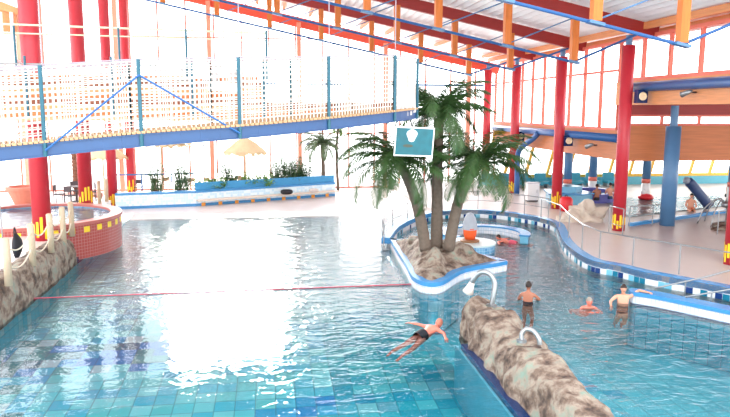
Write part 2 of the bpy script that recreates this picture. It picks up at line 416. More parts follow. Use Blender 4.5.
tag(lw, 'grey boulder edging under the wooden posts at the left pool side', 'rock')

# swan neck spouts on the rock
def spout(name, pts, r, label, flare):
    root = empty(name, pts[0]); L = Vector(pts[0])
    sp = [p - L for p in smooth_line(pts, 8)]
    MB().tube(sp, r, 12).build('pipe', STEEL, root, True)
    if flare:
        d = (sp[-1] - sp[-3]).normalized()
        MB().tube([sp[-1] - d * .05, sp[-1] + d * .1, sp[-1] + d * .25], [r * 1.05, r * 1.5, r * 2.3], 12).build('nozzle', mat('nozzle_white', lin(222, 214, 205), .4), root, True)
    MB().lathe([(0, .0), (r * 2.1, .0), (r * 2.1, .05), (r, .06)], (0, 0, .0), 16).build('base_flange', STEEL, root)
    tag(root, label, 'water spout')
spout('swan_neck_spout', [(5.35, 15.75, .85), (5.4, 15.75, 1.15), (5.42, 15.78, 1.45), (5.3, 15.85, 1.66), (5.12, 15.95, 1.68), (4.98, 16.05, 1.5), (4.93, 16.1, 1.35)], .065, 'tall curved steel water spout with a flared nozzle on the boulder wall tip', True)
spout('grab_arch', [(5.05, 12.9, .95), (5.06, 12.92, 1.12), (5.14, 12.9, 1.22), (5.26, 12.82, 1.2), (5.34, 12.72, 1.08), (5.36, 12.7, .95)], .05, 'low steel arch set in the boulder wall nearest the camera', False)

# ------------------------------------------------------------------ palm island
isl = [tuple(p)[:2] for p in smooth_line([(4.86, 27.4, 0), (4.74, 25.28, 0), (4.6, 22.6, 0), (4.48, 21.0, 0), (4.7, 20.2, 0), (5.25, 20.25, 0), (6.4, 21.75, 0), (7.97, 22.6, 0), (8.2, 22.95, 0), (7.4, 24.4, 0), (6.3, 25.6, 0), (5.4, 27.0, 0), (4.86, 27.4, 0)], 5)][:-1]
root = empty('palm_island', (0, 0, 0))
ctr = (5.7, 23.2)
def shrink(poly, d):
    P = list(poly); n = len(P); o = []
    for i, p in enumerate(P):
        a = Vector(P[i - 1]); b = Vector(P[(i + 1) % n]); t = (b - a).normalized(); o.append((p[0] - t.y * d, p[1] + t.x * d))
    return o
MB().prism(shrink(isl, .03), -1.3, -.1).build('base', CPLAIN, root)
s_ = MB().strip(isl, -1.3, -.02, True); s_.build('lower_wall', CYANT, root)
MB().strip(shrink(isl, -.01), -.05, .24, True).build('tile_band', WHTILE, root)
A = isl + [isl[0]]; B = shrink(isl, .25); B = B + [B[0]]
ribbon(MB(), [*shrink(isl, -.03), shrink(isl, -.03)[0]], B, .22, .36).build('coping', COPE, root, False)
def isrock(u, v):
    a = 2 * PI * u; i = int(u * len(isl)) % len(isl); k = u * len(isl) - int(u * len(isl)); p = Vector(isl[i]).lerp(Vector(isl[(i + 1) % len(isl)]), k)
    c = Vector(ctr); q = c.lerp(p, .9 * (1 - v) if v < 1 else 0)
    h = .25 + .6 * (1 - (1 - v) ** 2.2)
    P = Vector((q.x, q.y, h)); P.z += (noise.noise(P * 1.3) * .35 + noise.noise(P * 3) * .18) * min(1, v * 3 + .1) + .05; return P
blob('rock_mound', ROCK, isrock, 90, 18, root)
tag(root, 'kidney shaped island with blue coping and a brown rock mound under the palms', 'island')

def frond_mesh(L, droop, seed, leaf=.42, n=34, wid=.03):
    r = random.Random(seed); mb = MB(); pts = []
    for i in range(n + 1):
        t = i / n; a = (1.0 - droop * 1.9 * t ** 1.1)
        if i == 0: p = Vector((0, 0, 0))
        else: p = pts[-1] + Vector((math.cos(a), 0, math.sin(a))) * (L / n)
        pts.append(p)
    mb.tube(pts[::3] + ([pts[-1]] if n % 3 else []), [.022 * (1 - .85 * i / (n // 3 + 1)) for i in range(len(pts[::3] + ([pts[-1]] if n % 3 else [])))], 5)
    for i in range(3, n + 1):
        t = i / n; d = (pts[i] - pts[i - 1]).normalized(); ll = leaf * (math.sin(PI * min(1, .12 + t * .86)) ** .6) * r.uniform(.85, 1.1)
        for s in (-1, 1):
            dr = (d * .75 + Vector((0, s * .8, 0)) + Vector((0, 0, -.28 + r.uniform(-.18, .12)))).normalized()
            p = pts[i]; q = p + dr * ll * .5 + Vector((0, 0, .01)); e = p + dr * ll + Vector((0, 0, -.10 * ll)); w = d * wid
            mb.quad([p - w * .4, p + w * .4, q + w, q - w]); mb.quad([q - w, q + w, e])
    return mb
def palm(name, trunkpts, radii, nf, L, label, seed, rootloc, leaf=.6, mtl=None, up=.3, cat='palm tree', group=None, lean=None, ndead=0):
    r = random.Random(seed); root = empty(name, rootloc); o = Vector(rootloc)
    tp = [p - o for p in smooth_line(trunkpts, 6)]; n = len(tp)
    rs = [radii[0] * (1 - i / (n - 1)) + radii[1] * (i / (n - 1)) + (.012 if i % 2 else 0) for i in range(n)]
    MB().tube(tp, rs, 12).build('trunk', TRUNK, root, True); top = tp[-1]
    base = [frond_mesh(L * k, d, seed * 10 + i, leaf, n=44, wid=.026).build('frond', mtl or FROND, root) for i, (k, d) in enumerate([(1, .85), (.95, 1.15), (.85, .6), (1, 1.35)])]
    for k in range(nf):
        f = base[k] if k < 4 else base[k % 4].copy()
        if k >= 4: COL.objects.link(f); f.parent = root
        ring = k / nf; el = up + .55 - 1.15 * ring + r.uniform(-.1, .1)
        f.location = top + Vector((0, 0, .03 * (1 - ring)))
        f.rotation_euler = (r.uniform(-.25, .25), -(el - .55), k * 2.39996 + r.uniform(-.2, .2)); f.scale = [r.uniform(.85, 1.08)] * 3
    tag(root, label, cat, group)
    return root
palm('palm_tree', [(5.30, 22.75, .8), (5.1, 22.8, 1.9), (4.85, 22.85, 2.8), (4.55, 22.9, 3.5), (4.3, 22.9, 3.85)], (.2, .16), 34, 2.6, 'left palm of the island trio with trunk bending to the left', 2, (5.30, 22.75, .8))
palm('palm_tree', [(5.78, 23.2, .8), (5.78, 23.2, 2), (5.76, 23.2, 3.6), (5.78, 23.2, 5.4)], (.22, .17), 34, 2.4, 'tallest middle palm of the island trio with straight upright trunk', 3, (5.78, 23.2, .8), up=.45)
palm('palm_tree', [(6.1, 22.75, .8), (6.3, 22.8, 1.9), (6.5, 22.8, 2.7), (6.85, 22.8, 3.4), (7.15, 22.8, 3.8)], (.2, .16), 34, 2.6, 'right palm of the island trio leaning out over the round whirlpool', 4, (6.1, 22.75, .8))

# ------------------------------------------------------------------ round whirlpool in the ring
root = empty('round_whirlpool', (0, 0, 0))
def arc(cx, cy, r, a0, a1, n=28): return [(cx + r * math.cos(math.radians(a0 + (a1 - a0) * i / n)), cy + r * math.sin(math.radians(a0 + (a1 - a0) * i / n))) for i in range(n + 1)]
wa = arc(9.2, 28.4, 1.95, -35, 215); wb = arc(9.2, 28.4, 1.6, -35, 215)
ribbon(MB(), wa, wb, -1.3, .30).build('ring_wall', LTEAL, root)
MB().strip(arc(9.2, 28.4, 1.97, -35, 215), -.3, .30).build('outer_tiles', BLT, root); MB().strip(arc(9.2, 28.4, 1.585, -35, 215), -.3, .30).build('inner_tiles', WHTILE, root)
ribbon(MB(), arc(9.2, 28.4, 2.0, -35, 215), arc(9.2, 28.4, 1.55, -35, 215), .30, .37).build('coping', COPE, root)
tag(root, 'round whirlpool ring wall with blue coping behind the palm island', 'whirlpool')
root = empty('tiled_plinth', (8.0, 26.3, 0))
MB().prism(arc(0, 0, .95, 0, 350, 30), -1.3, .30).build('plinth_body', LTEAL, root); MB().strip(arc(0, 0, .96, 0, 360, 30), -.35, .30).build('side_tiles', BLT, root)
MB().prism(arc(0, 0, 1.0, 0, 350, 30), .30, .36).build('plinth_top', mat('pale_top', lin(208, 228, 228), .4), root)
tag(root, 'low round tiled plinth with pale top in front of the round whirlpool', 'plinth')
root = empty('pelican_figure', (7.95, 26.35, .36))
MB().lathe([(0, 0), (.38, 0), (.4, .06), (.3, .1), (0, .1)], (0, 0, 0), 20).build('foot_disc', mat('brown_disc', lin(150, 110, 80), .6), root)
MB().lathe([(0, .08), (.2, .1), (.26, .3), (.27, .55), (.22, .78), (.1, .86), (0, .86)], (0, 0, 0), 20).build('orange_body', ORANGE, root, True)
MB().lathe([(.3, .5), (.29, .75), (.22, .98), (.13, 1.14), (0, 1.2)], (0, .03, 0), 20).build('grey_hood', mat('grey_hood', lin(170, 175, 185), .6), root, True)
tag(root, 'small orange figure with a grey hood standing on the round plinth', 'figure')

# ------------------------------------------------------------------ low lane wall, right pool
lane = [tuple(p)[:2] for p in smooth_line([(10.62, 18.25, 0), (11.1, 17.75, 0), (12.2, 16.15, 0), (14, 13.4, 0), (16, 10.2, 0)], 5)]
lane2 = offset(lane, .42)
root = empty('lane_wall', (0, 0, 0))
capc = Vector(((lane[0][0] + lane2[0][0]) / 2, (lane[0][1] + lane2[0][1]) / 2))
dirn = (Vector(lane[0]) - Vector(lane[1])).normalized(); a0 = math.degrees(math.atan2(lane2[0][1] - capc.y, lane2[0][0] - capc.x))
capo = arc(capc.x, capc.y, .21, a0, a0 + 180, 10)
poly = lane + lane2[::-1] + capo[1:-1]
MB().prism(offset(lane, .006) + offset(lane2, -.006)[::-1], -1.34, .24).build('wall_core', CPLAIN, root); pl = poly + [poly[0]]
MB().strip([p for p in offset(pl, .0)], -1.35, -.05).build('lower_tiles', TEALW, root); MB().strip(pl, -.0, .25).build('tile_band', WHTILE, root)
capo2 = arc(capc.x, capc.y, .26, a0, a0 + 180, 10)
MB().prism(offset(lane, -.05) + offset(lane2, .05)[::-1] + capo2[1:-1], .25, .36).build('coping', COPE, root)
MB().strip(pl, -.12, -.0).build('dark_stripe', NAVY, root)
tag(root, 'low white tiled wall with blue coping and rounded end in the right pool', 'wall')

# ------------------------------------------------------------------ steel rails
def railing(pts, zb, h, label, mids=(.5,), r=.024, spacing=None, name='steel_railing', mtl=None, posts=None):
    P = [Vector((*p[:2], 0)) for p in pts]; root = empty(name, (P[0].x, P[0].y, zb)); o = P[0]
    loc = [p - o for p in P]; mtl = mtl or STEEL
    MB().tube([p + Vector((0, 0, h)) for p in loc], r, 8).build('top_rail', mtl, root, True)
    for m_ in mids: MB().tube([p + Vector((0, 0, h * m_)) for p in loc], r * .7, 6).build('mid_rail', mtl, root, True)
    for i in (posts if posts is not None else range(len(loc))): MB().tube([loc[i], loc[i] + Vector((0, 0, h))], r, 8).build('post', mtl, root)
    tag(root, label, 'railing'); return root
railing([(13.0, 31.3), (12.95, 29.0), (12.2, 26.4), (11.65, 24), (11.6, 22.5), (12.2, 21.3), (13.05, 19.95), (14.0, 18.3), (15.2, 16.2)], .41, .98, 'long steel railing along the edge of the right deck', mids=())
railing([(9.7, 34.95), (10.9, 34.8), (12.05, 34.1), (12.8, 33.0), (13.5, 31.6)], .4, .95, 'steel railing behind the far curve of the ring pool', mids=(.5,))
railing([(14.6, 27.6), (14.7, 26.6)], .39, 1.15, 'short double steel rail beside the red column on the right deck', mids=(.35,))
railing([(16.1, 28.6), (17.4, 28.9), (18.4, 29.3)], .39, .95, 'steel railing between the red column and the light blue column', mids=(.6,))
railing([(19.0, 26.5), (20.4, 26.9), (22.0, 27.3), (24, 27.8)], .39, 1.0, 'steel railing around the childrens pool at the right edge', mids=(.55,))
railing([(4.45, 26.6), (4.75, 28.8), (5.6, 31.0), (6.7, 32.9)], .1, .95, 'curved steel railing left of the palms along the ring pool', mids=(.5,))
for k, (a, b, lb) in enumerate([((11.35, 18.5, .38), (13.6, 17.6, 1.15), 'rear sloping steel handrail over the pool steps'), ((11.7, 17.5, .38), (13.4, 16.6, .95), 'front sloping steel handrail over the pool steps')]):
    root = empty('step_handrail', a); A_ = Vector(a); B_ = Vector(b) - A_
    MB().tube(smooth_line([(0, 0, 0), B_ * .5, B_, B_ + Vector((.9, -.9, .02))], 6), .026, 8).build('rail', STEEL, root, True)
    for t in (.35, 1.0):
        p = B_ * t; MB().tube([p, (p.x, p.y, -.4 - a[2] - .4)], .022, 8).build('post', STEEL, root)
    tag(root, lb, 'handrail')

# ------------------------------------------------------------------ left: posts, ropes, tub
pp = [(-7.06, 18.96), (-7.2, 21.31), (-7.26, 23.27), (-7.32, 24.85), (-7.4, 26.2)]
names = ['nearest the camera', 'second from the camera', 'third and middle one', 'fourth from the camera', 'farthest before the red tub']
for i, (x, y) in enumerate(pp):
    tag(MB().tube([(x, y, .95), (x + .01, y, 1.7), (x, y, 2.22), (x, y, 2.25)], [.1, .1, .1, .06], 12).build('wooden_post', POSTW, None, True), 'round wooden rope post on the left rocks, ' + names[i], 'post', 'wooden rope posts at the left pool side')
for i in range(4):
    a, b = pp[i], pp[i + 1]; r_ = empty('rope_swag', (a[0], a[1], 2.0))
    for zo in (0, -.5):
        pts = [Vector((a[0] + (b[0] - a[0]) * t / 10 - a[0], (b[1] - a[1]) * t / 10, zo - .28 * math.sin(PI * t / 10))) for t in range(11)]
        MB().tube(pts, .022, 6).build('rope', ROPEM, r_, True)
    tag(r_, ['pale rope pair sagging between the two nearest wooden posts', 'pale rope pair between the second and third wooden posts', 'pale rope pair between the third and fourth wooden posts', 'pale rope pair between the two farthest wooden posts'][i], 'rope', 'ropes between the wooden posts')
for k, (x, y) in enumerate([(-8.15, 33.6), (-8.1, 34.8)]):
    tag(MB().tube([(x, y, 1.0), (x, y, 2.25)], .09, 10).build('wooden_post', POSTW, None, True), ['left', 'right'][k] + ' one of the two far wooden posts behind the red tub', 'post', 'far wooden posts')
tb = empty('red_whirlpool', (-9.7, 28.9, 0)); R_ = 3.45
MB().strip(arc(0, 0, R_, 0, 360, 72), 0.0, 1.3).build('tub_wall', REDM, tb)
ribbon(MB(), arc(0, 0, R_ + .03, 0, 360, 72), arc(0, 0, R_ - .42, 0, 360, 72), 1.28, 1.40).build('tub_rim', mat('tub_rim', lin(180, 100, 92), .4), tb)
MB().strip(arc(0, 0, R_ - .42, 0, 360, 72), .6, 1.3).build('inner_tiles', BLT, tb)
MB().prism(arc(0, 0, R_ - .4, 0, 355, 60), .2, 1.12).build('tub_floor', mat('tub_floor', lin(150, 200, 225), .4), tb)
tag(tb, 'round red mosaic whirlpool tub with yellow squares at the left', 'whirlpool')
tw = MB(); tw.quad([(x - 9.7, y + 28.9, 1.27) for x, y in arc(0, 0, R_ - .43, 0, 355, 60)])
tag(tw.build('tub_water', WATER), 'bubbling water inside the round red tub', 'water', kind='stuff')
railing([(-12.3, 24.3), (-10.8, 24.2), (-9.4, 25.0)], 1.1, 1.25, 'bent steel handrail into the red tub at the left edge', mids=())
root = empty('towel_bag', (-7.85, 21.9, 1.1))
def bagf(u, v):
    a = 2 * PI * u; z = v * .75; r = .16 * math.sin(PI * min(1, .1 + v * .85)) + .02
    return Vector((r * math.cos(a) * .8, r * math.sin(a) * 1.4 + .1 * math.sin(z * 4), z))
blob('bag_body', BLACK, bagf, 20, 12, root); MB().tube(smooth_line([(0, -.15, .6), (0, -.05, .95), (0, .12, .6)], 6), .02, 6).build('bag_handle', BLACK, root)
tag(root, 'dark blue bag standing behind the left wooden posts', 'bag')

# ------------------------------------------------------------------ columns
def column(x, y, z0, z1, r, label, stub=True, marks='flame', name='red_column', mtl=None, grp=None):
    root = empty(name, (x, y, z0)); h = z1 - z0
    MB().tube([(0, 0, 0), (0, 0, h)], r, 24).build('shaft', mtl or RED, root, True)
    if stub: MB().tube([(0, 0, h), (0, 0, h + .42)], r * .5, 12).build('steel_cap', SBLUE, root); 
    if marks:
        rr = random.Random(int(x * 10 + y))
        for k in range(14):
            a = k * 2 * PI / 14; w = .045; z_a = rr.uniform(.05, .4); z_b = z_a + rr.uniform(.3, .65)
            mb = MB(); R2 = r + .006
            for s0, s1, za, zb in ((-1, 1, z_a, z_b),):
                pts = [(R2 * math.cos(a + s * w / r), R2 * math.sin(a + s * w / r), z) for s, z in ((-1, za), (1, za), (1, zb), (-1, zb))]
                mb.quad(pts)
            mb.build('yellow_mark', YEL, root)
    tag(root, label, 'column', grp); return root
for i, (y, lb) in enumerate([(21.15, 'red column at the right edge of the picture with yellow marks at its foot'), (27.9, 'tall red column standing on the right deck left of the light blue column'), (34.6, 'red column behind the sandstone boulder at the ring pool'), (41.3, 'farthest thin red column right of the palms'), (48 - 1.0, 'red column at the far corner just behind the tallest palm')]):
    z1 = roofz(15.2) - .54 - .44
    column(15.8 if y < 22 else 15.2, y, .38 if y < 46 else .1, z1, .27, lb)
for i, (x, y, lb) in enumerate([(-7.98, 24.8, 'thick red column nearest on the left in front of the tub'), (-8.55, 32.8, 'second red column on the left behind the tub'), (-8.85, 39.5, 'third red column on the left near the cafe rail'), (-9.1, 45.9, 'farthest slim red column on the left by the glass wall')]):
    column(x, y, 1.1 if y < 37 else .1, 13.6, .31 if y < 35 else .27, lb, stub=False)

# ------------------------------------------------------------------ roof
rf = MB(); st = .2; x = -24; k = 0
while x < 17.6:
    za = roofz(x) + .06 + (.09 if k % 2 else 0); zb = roofz(x + st) + .06 + (0 if k % 2 else .09)
    rf.quad([(x, 19.0, za), (x + st, 19.0, zb), (x + st, 49, zb), (x, 49, za)]); x += st; k += 1
struct(rf.build('ceiling', ROOFM))
sky = MB()
for k in range(9):
    for j in range(4):
        xa = -24 + k * 4.6; ya = -6 + j * 6.25; sky.quad([(xa, ya, roofz(xa) + .1), (xa + 4.5, ya, roofz(xa + 4.5) + .1), (xa + 4.5, ya + 6.15, roofz(xa + 4.5) + .1), (xa, ya + 6.15, roofz(xa) + .1)])
skf = MB()
for k in range(10): xa = -24.05 + k * 4.6; xa = min(xa, 17.3); skf.bar((xa, -6, roofz(xa) + .08), (xa, 19, roofz(xa) + .08), .12, .14)
for j in range(5): ya = -6 + j * 6.25; skf.bar((-24, ya, roofz(-24) + .08), (17.4, ya, roofz(17.4) + .08), .12, .14)
skf = struct(skf.build('window_400', MULL)); sky.build('glass_pane', GLASS, skf)  # unseen glass roof over the foreground, added to let skylight down onto the pool
TY = [(13.3, 'nearest above the camera'), (19.8, 'with its lowest blue rod corner at upper right'), (27.5, 'ending at the tall right deck column'), (34.2, 'third from the far glass wall'), (41.0, 'next to the far glass wall')]
tl = ['roof truss nearest the camera, passing over the right top corner', 'roof truss whose blue tie kinks beside the right windows', 'roof truss resting on the tall red column of the right deck', 'roof truss ending above the middle of the right glass wall', 'farthest roof truss in front of the back glass wall']
for (y, _), lb in zip(TY, tl):
    root = empty('roof_truss', (0, y, 0)); XL = -22
    a = (XL, 0, roofz(XL) - .27); b = (16.2, 0, roofz(16.2) - .27)
    MB().bar(a, b, .24, .54).build('roof_beam', DRED, root)
    x0_, st_ = {19.8: (12.5, 2.82), 27.5: (12.55, 2.9), 34.2: (12.2, 2.95), 41.0: (12.0, 2.99)}.get(y, (12.45, 2.96)); xs = [x0_ - st_ * k for k in range(12)]
    MB().tube([(XL, 0, chordz(XL)), (x0_, 0, chordz(x0_))], .055, 8).build('tie_rod', BLUE, root)
    MB().tube([(x0_, 0, chordz(x0_)), (15.3, 0, roofz(15.3) - .56)], .05, 8).build('tie_rod_end', BLUE, root)
    for k, x in enumerate(xs):
        MB().box(x - .14, x + .14, -.14, .14, chordz(x) + .06, roofz(x) - .50).build('strut_post', ORNG, root)
        MB().bar((x - .24, 0, chordz(x) + .05), (x + .24, 0, chordz(x) - .05 ), .3, .09).build('shoe_plate', SBLUE, root)
        if k: MB().tube([(x, 0, chordz(x) + .08), (x + 2.8, 0, roofz(x + 2.8) - .54)], .028, 6).build('brace_rod', SBLUE, root)
    tag(root, lb, 'roof truss')
# purlin ends and eaves along the back and right walls
for k in range(21):
    x = -20 + k * 1.75
    tag(MB().box(x - .08, x + .08, 41.2, 47.8, roofz(x) - .16, roofz(x) + .04).build('roof_purlin', ORNX), 'orange timber purlin running from the farthest truss to the back glass wall', 'purlin', 'purlins in the last roof bay')
for k, (x0, zt) in enumerate([(15.6, 0), (16.5, 0)]):
    struct(MB().bar((x0, 8, roofz(x0) - .14), (x0, 48.3, roofz(x0) - .14), .16, .28).build('trim_%d' % (5 + k), ORNX))
struct(MB().box(-24, 16.1, 47.85, 48.15, 0, 0).build('trim_7', BRED)) if False else None
bb = MB(); bb.bar((-24, 48, roofz(-24) - .62), (16.3, 48, roofz(16.3) - .62), .3, .6); struct(bb.build('trim_7', BRED))

# ------------------------------------------------------------------ back glass wall, window by window
WN = [0]
def window(quad_frame, mtl, name=None):
    pass
def win(x0, x1, y0, y1, zb, ztL, ztR, hs, mtl, t=.1, d=.14, slant=0):
    """one glazed bay from (x0,y0) to (x1,y1); hs: transom heights; tops may slope"""
    WN[0] += 1; mb = MB(); p0 = Vector((x0, y0, 0)); p1 = Vector((x1, y1, 0)); U = (p1 - p0).normalized(); nrm = U * slant
    Z = lambda p, z: p + Vector((0, 0, z)) + nrm * (z - zb)
    q0 = p0 + U * t / 4; q1 = p1 - U * t / 4
    mb.bar(Z(q0, zb), Z(q0, ztL), t / 2, d, up=(U.y, -U.x, 0)); mb.bar(Z(q1, zb), Z(q1, ztR), t / 2, d, up=(U.y, -U.x, 0))
    q0 = p0 + U * t / 2; q1 = p1 - U * t / 2
    mb.bar(Z(q0, zb + t / 2), Z(q1, zb + t / 2), d, t); mb.bar(Z(q0, ztL - t / 2), Z(q1, ztR - t / 2), d, t)
    for h in hs:
        if h < min(ztL, ztR) - .2: mb.bar(Z(q0, h), Z(q1, h), d * .8, t * .8)
    o = struct(mb.build('window_%d' % WN[0], mtl))
    g = MB(); g.quad([Z(p0, zb), Z(p1, zb), Z(p1, ztR), Z(p0, ztL)]); g.build('glass_pane', GLASS, o)
    return o
x = -22.0; k = 0; WX = 1.83
while x < 16.0:
    x1 = min(x + WX, 16.2)
    win(x, x1, 48, 48, .1, roofz(x) - .9, roofz(x1) - .9, (3.97, 7.6, 10.4), MULL, t=.09)
    x = x1
for xx in range(-22, 17, 6): struct(MB().box(xx - .14, xx + .14, 47.5, 47.8, .1, roofz(xx) - .7).build('column_back_wall', mat('pale_salmon', lin(230, 150, 125), .5)))
struct(MB().tube([(-22, 47.6, 7.35), (15.9, 47.6, 7.35)], .07, 8).build('trim_8', SBLUE))
# far right clerestory wall above the fascia
ys = [30.2 + k * (48 - 30.2) / 10 for k in range(11)]
for a, b in zip(ys, ys[1:]): win(16.1, 16.1, a, b, 4.7, roofz(16.1) - .35, roofz(16.1) - .35, (7.5,), MULL, t=.13)
ys = [8 + k * 2.02 for k in range(12)]
for a, b in zip(ys, ys[1:]): win(16.1, 16.1, a, b, 6.95, roofz(16.1) - .3, roofz(16.1) - .3, (), MULL, t=.15)
struct(MB().box(16.0, 16.25, 29.9, 48, 3.35, 4.72).build('wall_right_fascia', FASC))
struct(MB().box(15.95, 16.3, 8, 30.2, 5.9, 6.95).build('wall_right_beam', ORNX))
tag(MB().tube([(15.75, 29.5, 4.38), (15.75, 47.0, 4.38)], .19, 16).build('ventilation_pipe', BLUE, None, True), 'thick blue pipe along the far part of the right wall', 'pipe')
tag(MB().tube([(15.75, 10, 6.66), (15.75, 28.4, 6.66)], .2, 16).build('ventilation_pipe', BLUE, None, True), 'thick blue pipe under the near upper windows at right', 'pipe')
tag(MB().tube(smooth_line([(15.6, 38.5, 4.3), (15.55, 39.0, 4.0), (15.3, 40.2, 3.4), (15.2, 40.6, 2.9), (15.2, 40.6, 1.8), (15.2, 40.6, .4)], 4), .17, 12).build('drain_pipe', BLUE, None, True), 'bent blue pipe dropping to the floor right of the palms', 'pipe')
# crosswall of the side hall
struct(MB().box(16.2, 36, 29.9, 30.15, 3.3, 4.95).build('wall_side_hall_fascia', wood('fascia_timber_x', lin(190, 112, 66), 0, 2)))
struct(MB().box(16.2, 36, 29.8, 30.2, 5.46, 5.95).build('trim_9', DRED))
for k in range(11): win(16.3 + k * 1.9, 18.2 + k * 1.9, 30, 30, 4.95, 5.46, 5.46, (), MULL, t=.1)
struct(MB().box(16.3, 36, 8, 30.2, 5.95, 6.15).build('ceiling_side_hall', mat('dark_red_soffit', lin(160, 90, 80), .6)))
struct(MB().box(16.3, 36, 30.2, 47, 4.2, 4.4).build('ceiling_spa_hall', WHITE))
# slanted yellow windows of the spa hall
for k in range(13): win(14.5 + k * 1.55, 16.05 + k * 1.55, 45.5, 45.5, .95, 4.2, 4.2, (), YMULL, t=.2, slant=.25)
struct(MB().box(14.3, 36, 45.3, 45.6, .3, .95).build('wall_spa_hall_plinth', mat('teal_plinth', lin(90, 170, 190), .4)))

def wedge_column(x, y, lb): 
    return column(x, y, .38, 4.9, .25, lb, stub=False, marks=None, name='blue_column', mtl=SBLUE)
root = column(18.14, 28.9, .38, 4.95, .33, 'thick light blue column in front of the timber fascia at right', stub=False, marks=None, name='blue_column', mtl=SBLUE)
MB().tube([(0, 0, 4.57), (0, 0, 5.5)], .17, 12).build('column_neck', SBLUE, root)
for x, y, lb in [(17.7, 38.8, 'slim blue column left of the tall red deck column'), (19.9, 40.0, 'slim blue column seen just left of the tall red deck column top'), (22.6, 38.5, 'slim blue column with white and red foot in the spa hall'), (26.5, 36, 'blue column near the right edge behind the seated bathers')]:
    root = empty('blue_column', (x, y, .38)); MB().tube([(0, 0, .9), (0, 0, 3.85)], .24, 16).build('shaft', SBLUE, root, True)
    MB().tube([(0, 0, 0), (0, 0, .9)], .25, 16).build('white_foot', WHITE, root, True); MB().tube([(0, 0, .9), (0, 0, 1.15)], .255, 16).build('red_band', MATS['salmon_frame'], root, True); tag(root, lb, 'column')

# round floodlights on dark blue boxes and spotlights
for (x, y, z, lb) in [(15.45, 27.2, 6.25, 'round lamp in a dark blue box under the near blue pipe'), (15.45, 34.2, 4.05, 'round lamp in a dark blue box beside the third red column'), (15.45, 41.2, 4.0, 'round lamp in a dark blue box beside the farthest red column')]:
    root = empty('wall_lamp', (x, y, z)); MB().box(-.1, .35, 0, .3, -.28, .28).build('housing', NAVY, root)
    MB().lathe([(0, 0), (.14, 0), (.16, .04), (.18, 0)], (0, 0, 0), 16).build('lens', mat('lamp_lens', lin(250, 225, 190), .3), root).matrix_local = Matrix.Translation((.12, -.02, 0)) @ Matrix.Rotation(PI / 2, 4, 'X')
    tag(root, lb, 'lamp')
for (x, y, z, lb) in [(15.6, 24.1, 6.35, 'small grey spotlight on the near timber beam at right'), (15.6, 31.8, 3.95, 'small grey spotlight on the far timber fascia')]:
    root = empty('spotlight', (x, y, z)); MB().tube([(.35, 0, 0), (.1, 0, 0)], .03, 8).build('bracket', BLACK, root)
    MB().tube([(.1, -.12, .04), (.02, -.0, 0), (-.12, .22, -.1)], [.05, .09, .11], 12).build('lamp_head', STEEL, root, True); tag(root, lb, 'spotlight')

# ------------------------------------------------------------------ rope bridge
bt = [(-7.9, 12.6, 6.15), (-6.1, 13.2, 6.34), (-4.33, 13.9, 6.49), (-2.6, 14.3, 6.65), (-.69, 15.1, 6.77), (1.36, 16.5, 6.92), (3.23, 18.0, 7.08), (4.15, 19.5, 7.12)]
bz = [4.42, 4.6, 4.76, 4.92, 5.04, 5.19, 5.35, 5.42]
BW = 1.35
def bn(i):
    a = Vector(bt[max(i - 1, 0)][:2]); b = Vector(bt[min(i + 1, len(bt) - 1)][:2]); t = (b - a).normalized(); return Vector((-t.y, t.x, 0))
near = [Vector((bt[i][0], bt[i][1], bz[i])) for i in range(8)]; far = [near[i] + bn(i) * BW for i in range(8)]
root = empty('rope_bridge', tuple(near[3])); o = near[3]
nl = smooth_line([p - o for p in near], 5); fl_ = smooth_line([p - o for p in far], 5)
for side, nm in ((nl, 'near_girder'), (fl_, 'far_girder')):
    mb = MB()
    for a, b in zip(side, side[1:]): mb.bar(a + Vector((0, 0, .13)), b + Vector((0, 0, .13)), .07, .25); mb.bar(a + Vector((0, 0, .245)), b + Vector((0, 0, .245)), .14, .025); mb.bar(a + Vector((0, 0, .01)), b + Vector((0, 0, .01)), .14, .025)
    mb.build(nm, GIRD, root)
mb = MB(); n = len(nl) - 1
for i in range(n):
    for k in range(4):
        t0 = k / 4; p = nl[i].lerp(nl[i + 1], t0 + .1); q = fl_[i].lerp(fl_[i + 1], t0 + .1); d = (q - p).normalized()
        mb.bar(p - d * .1 + Vector((0, 0, .29)), q + d * .1 + Vector((0, 0, .29)), (nl[i + 1] - nl[i]).length / 4 * .8, .05)
mb.build('plank_deck', PLANK, root)
H = 1.72
for i in range(8):
    for side, base, m2 in ((0, near[i], TEAL), (1, far[i], TEAL)):
        p = base - o + (bn(i) * (-.06 if side == 0 else .06)); top = bt[i][2] - bz[i]
        MB().tube([p, p + Vector((0, 0, top))], .04 if side == 0 else .03, 8).build('post', m2, root)
tops = [Vector(bt[i]) - o for i in range(8)]
for tt, nm in ((tops, 'near_hand_cable'), ([tops[i] + bn(i) * BW for i in range(8)], 'far_hand_cable')):
    MB().tube(smooth_line(tt, 4), .018, 6).build(nm, mat('grey_cable', lin(150, 140, 150), .5), root)
for (i, sgn) in ((3, -1), (3, 1)):
    a = near[3] - o + Vector((0, 0, 1.42)) - bn(3) * .1; b = near[3 + sgn] - o + Vector((0, 0, .12)) - bn(3) * .1
    MB().tube([a, b], .022, 6).build('brace', BLUE, root)
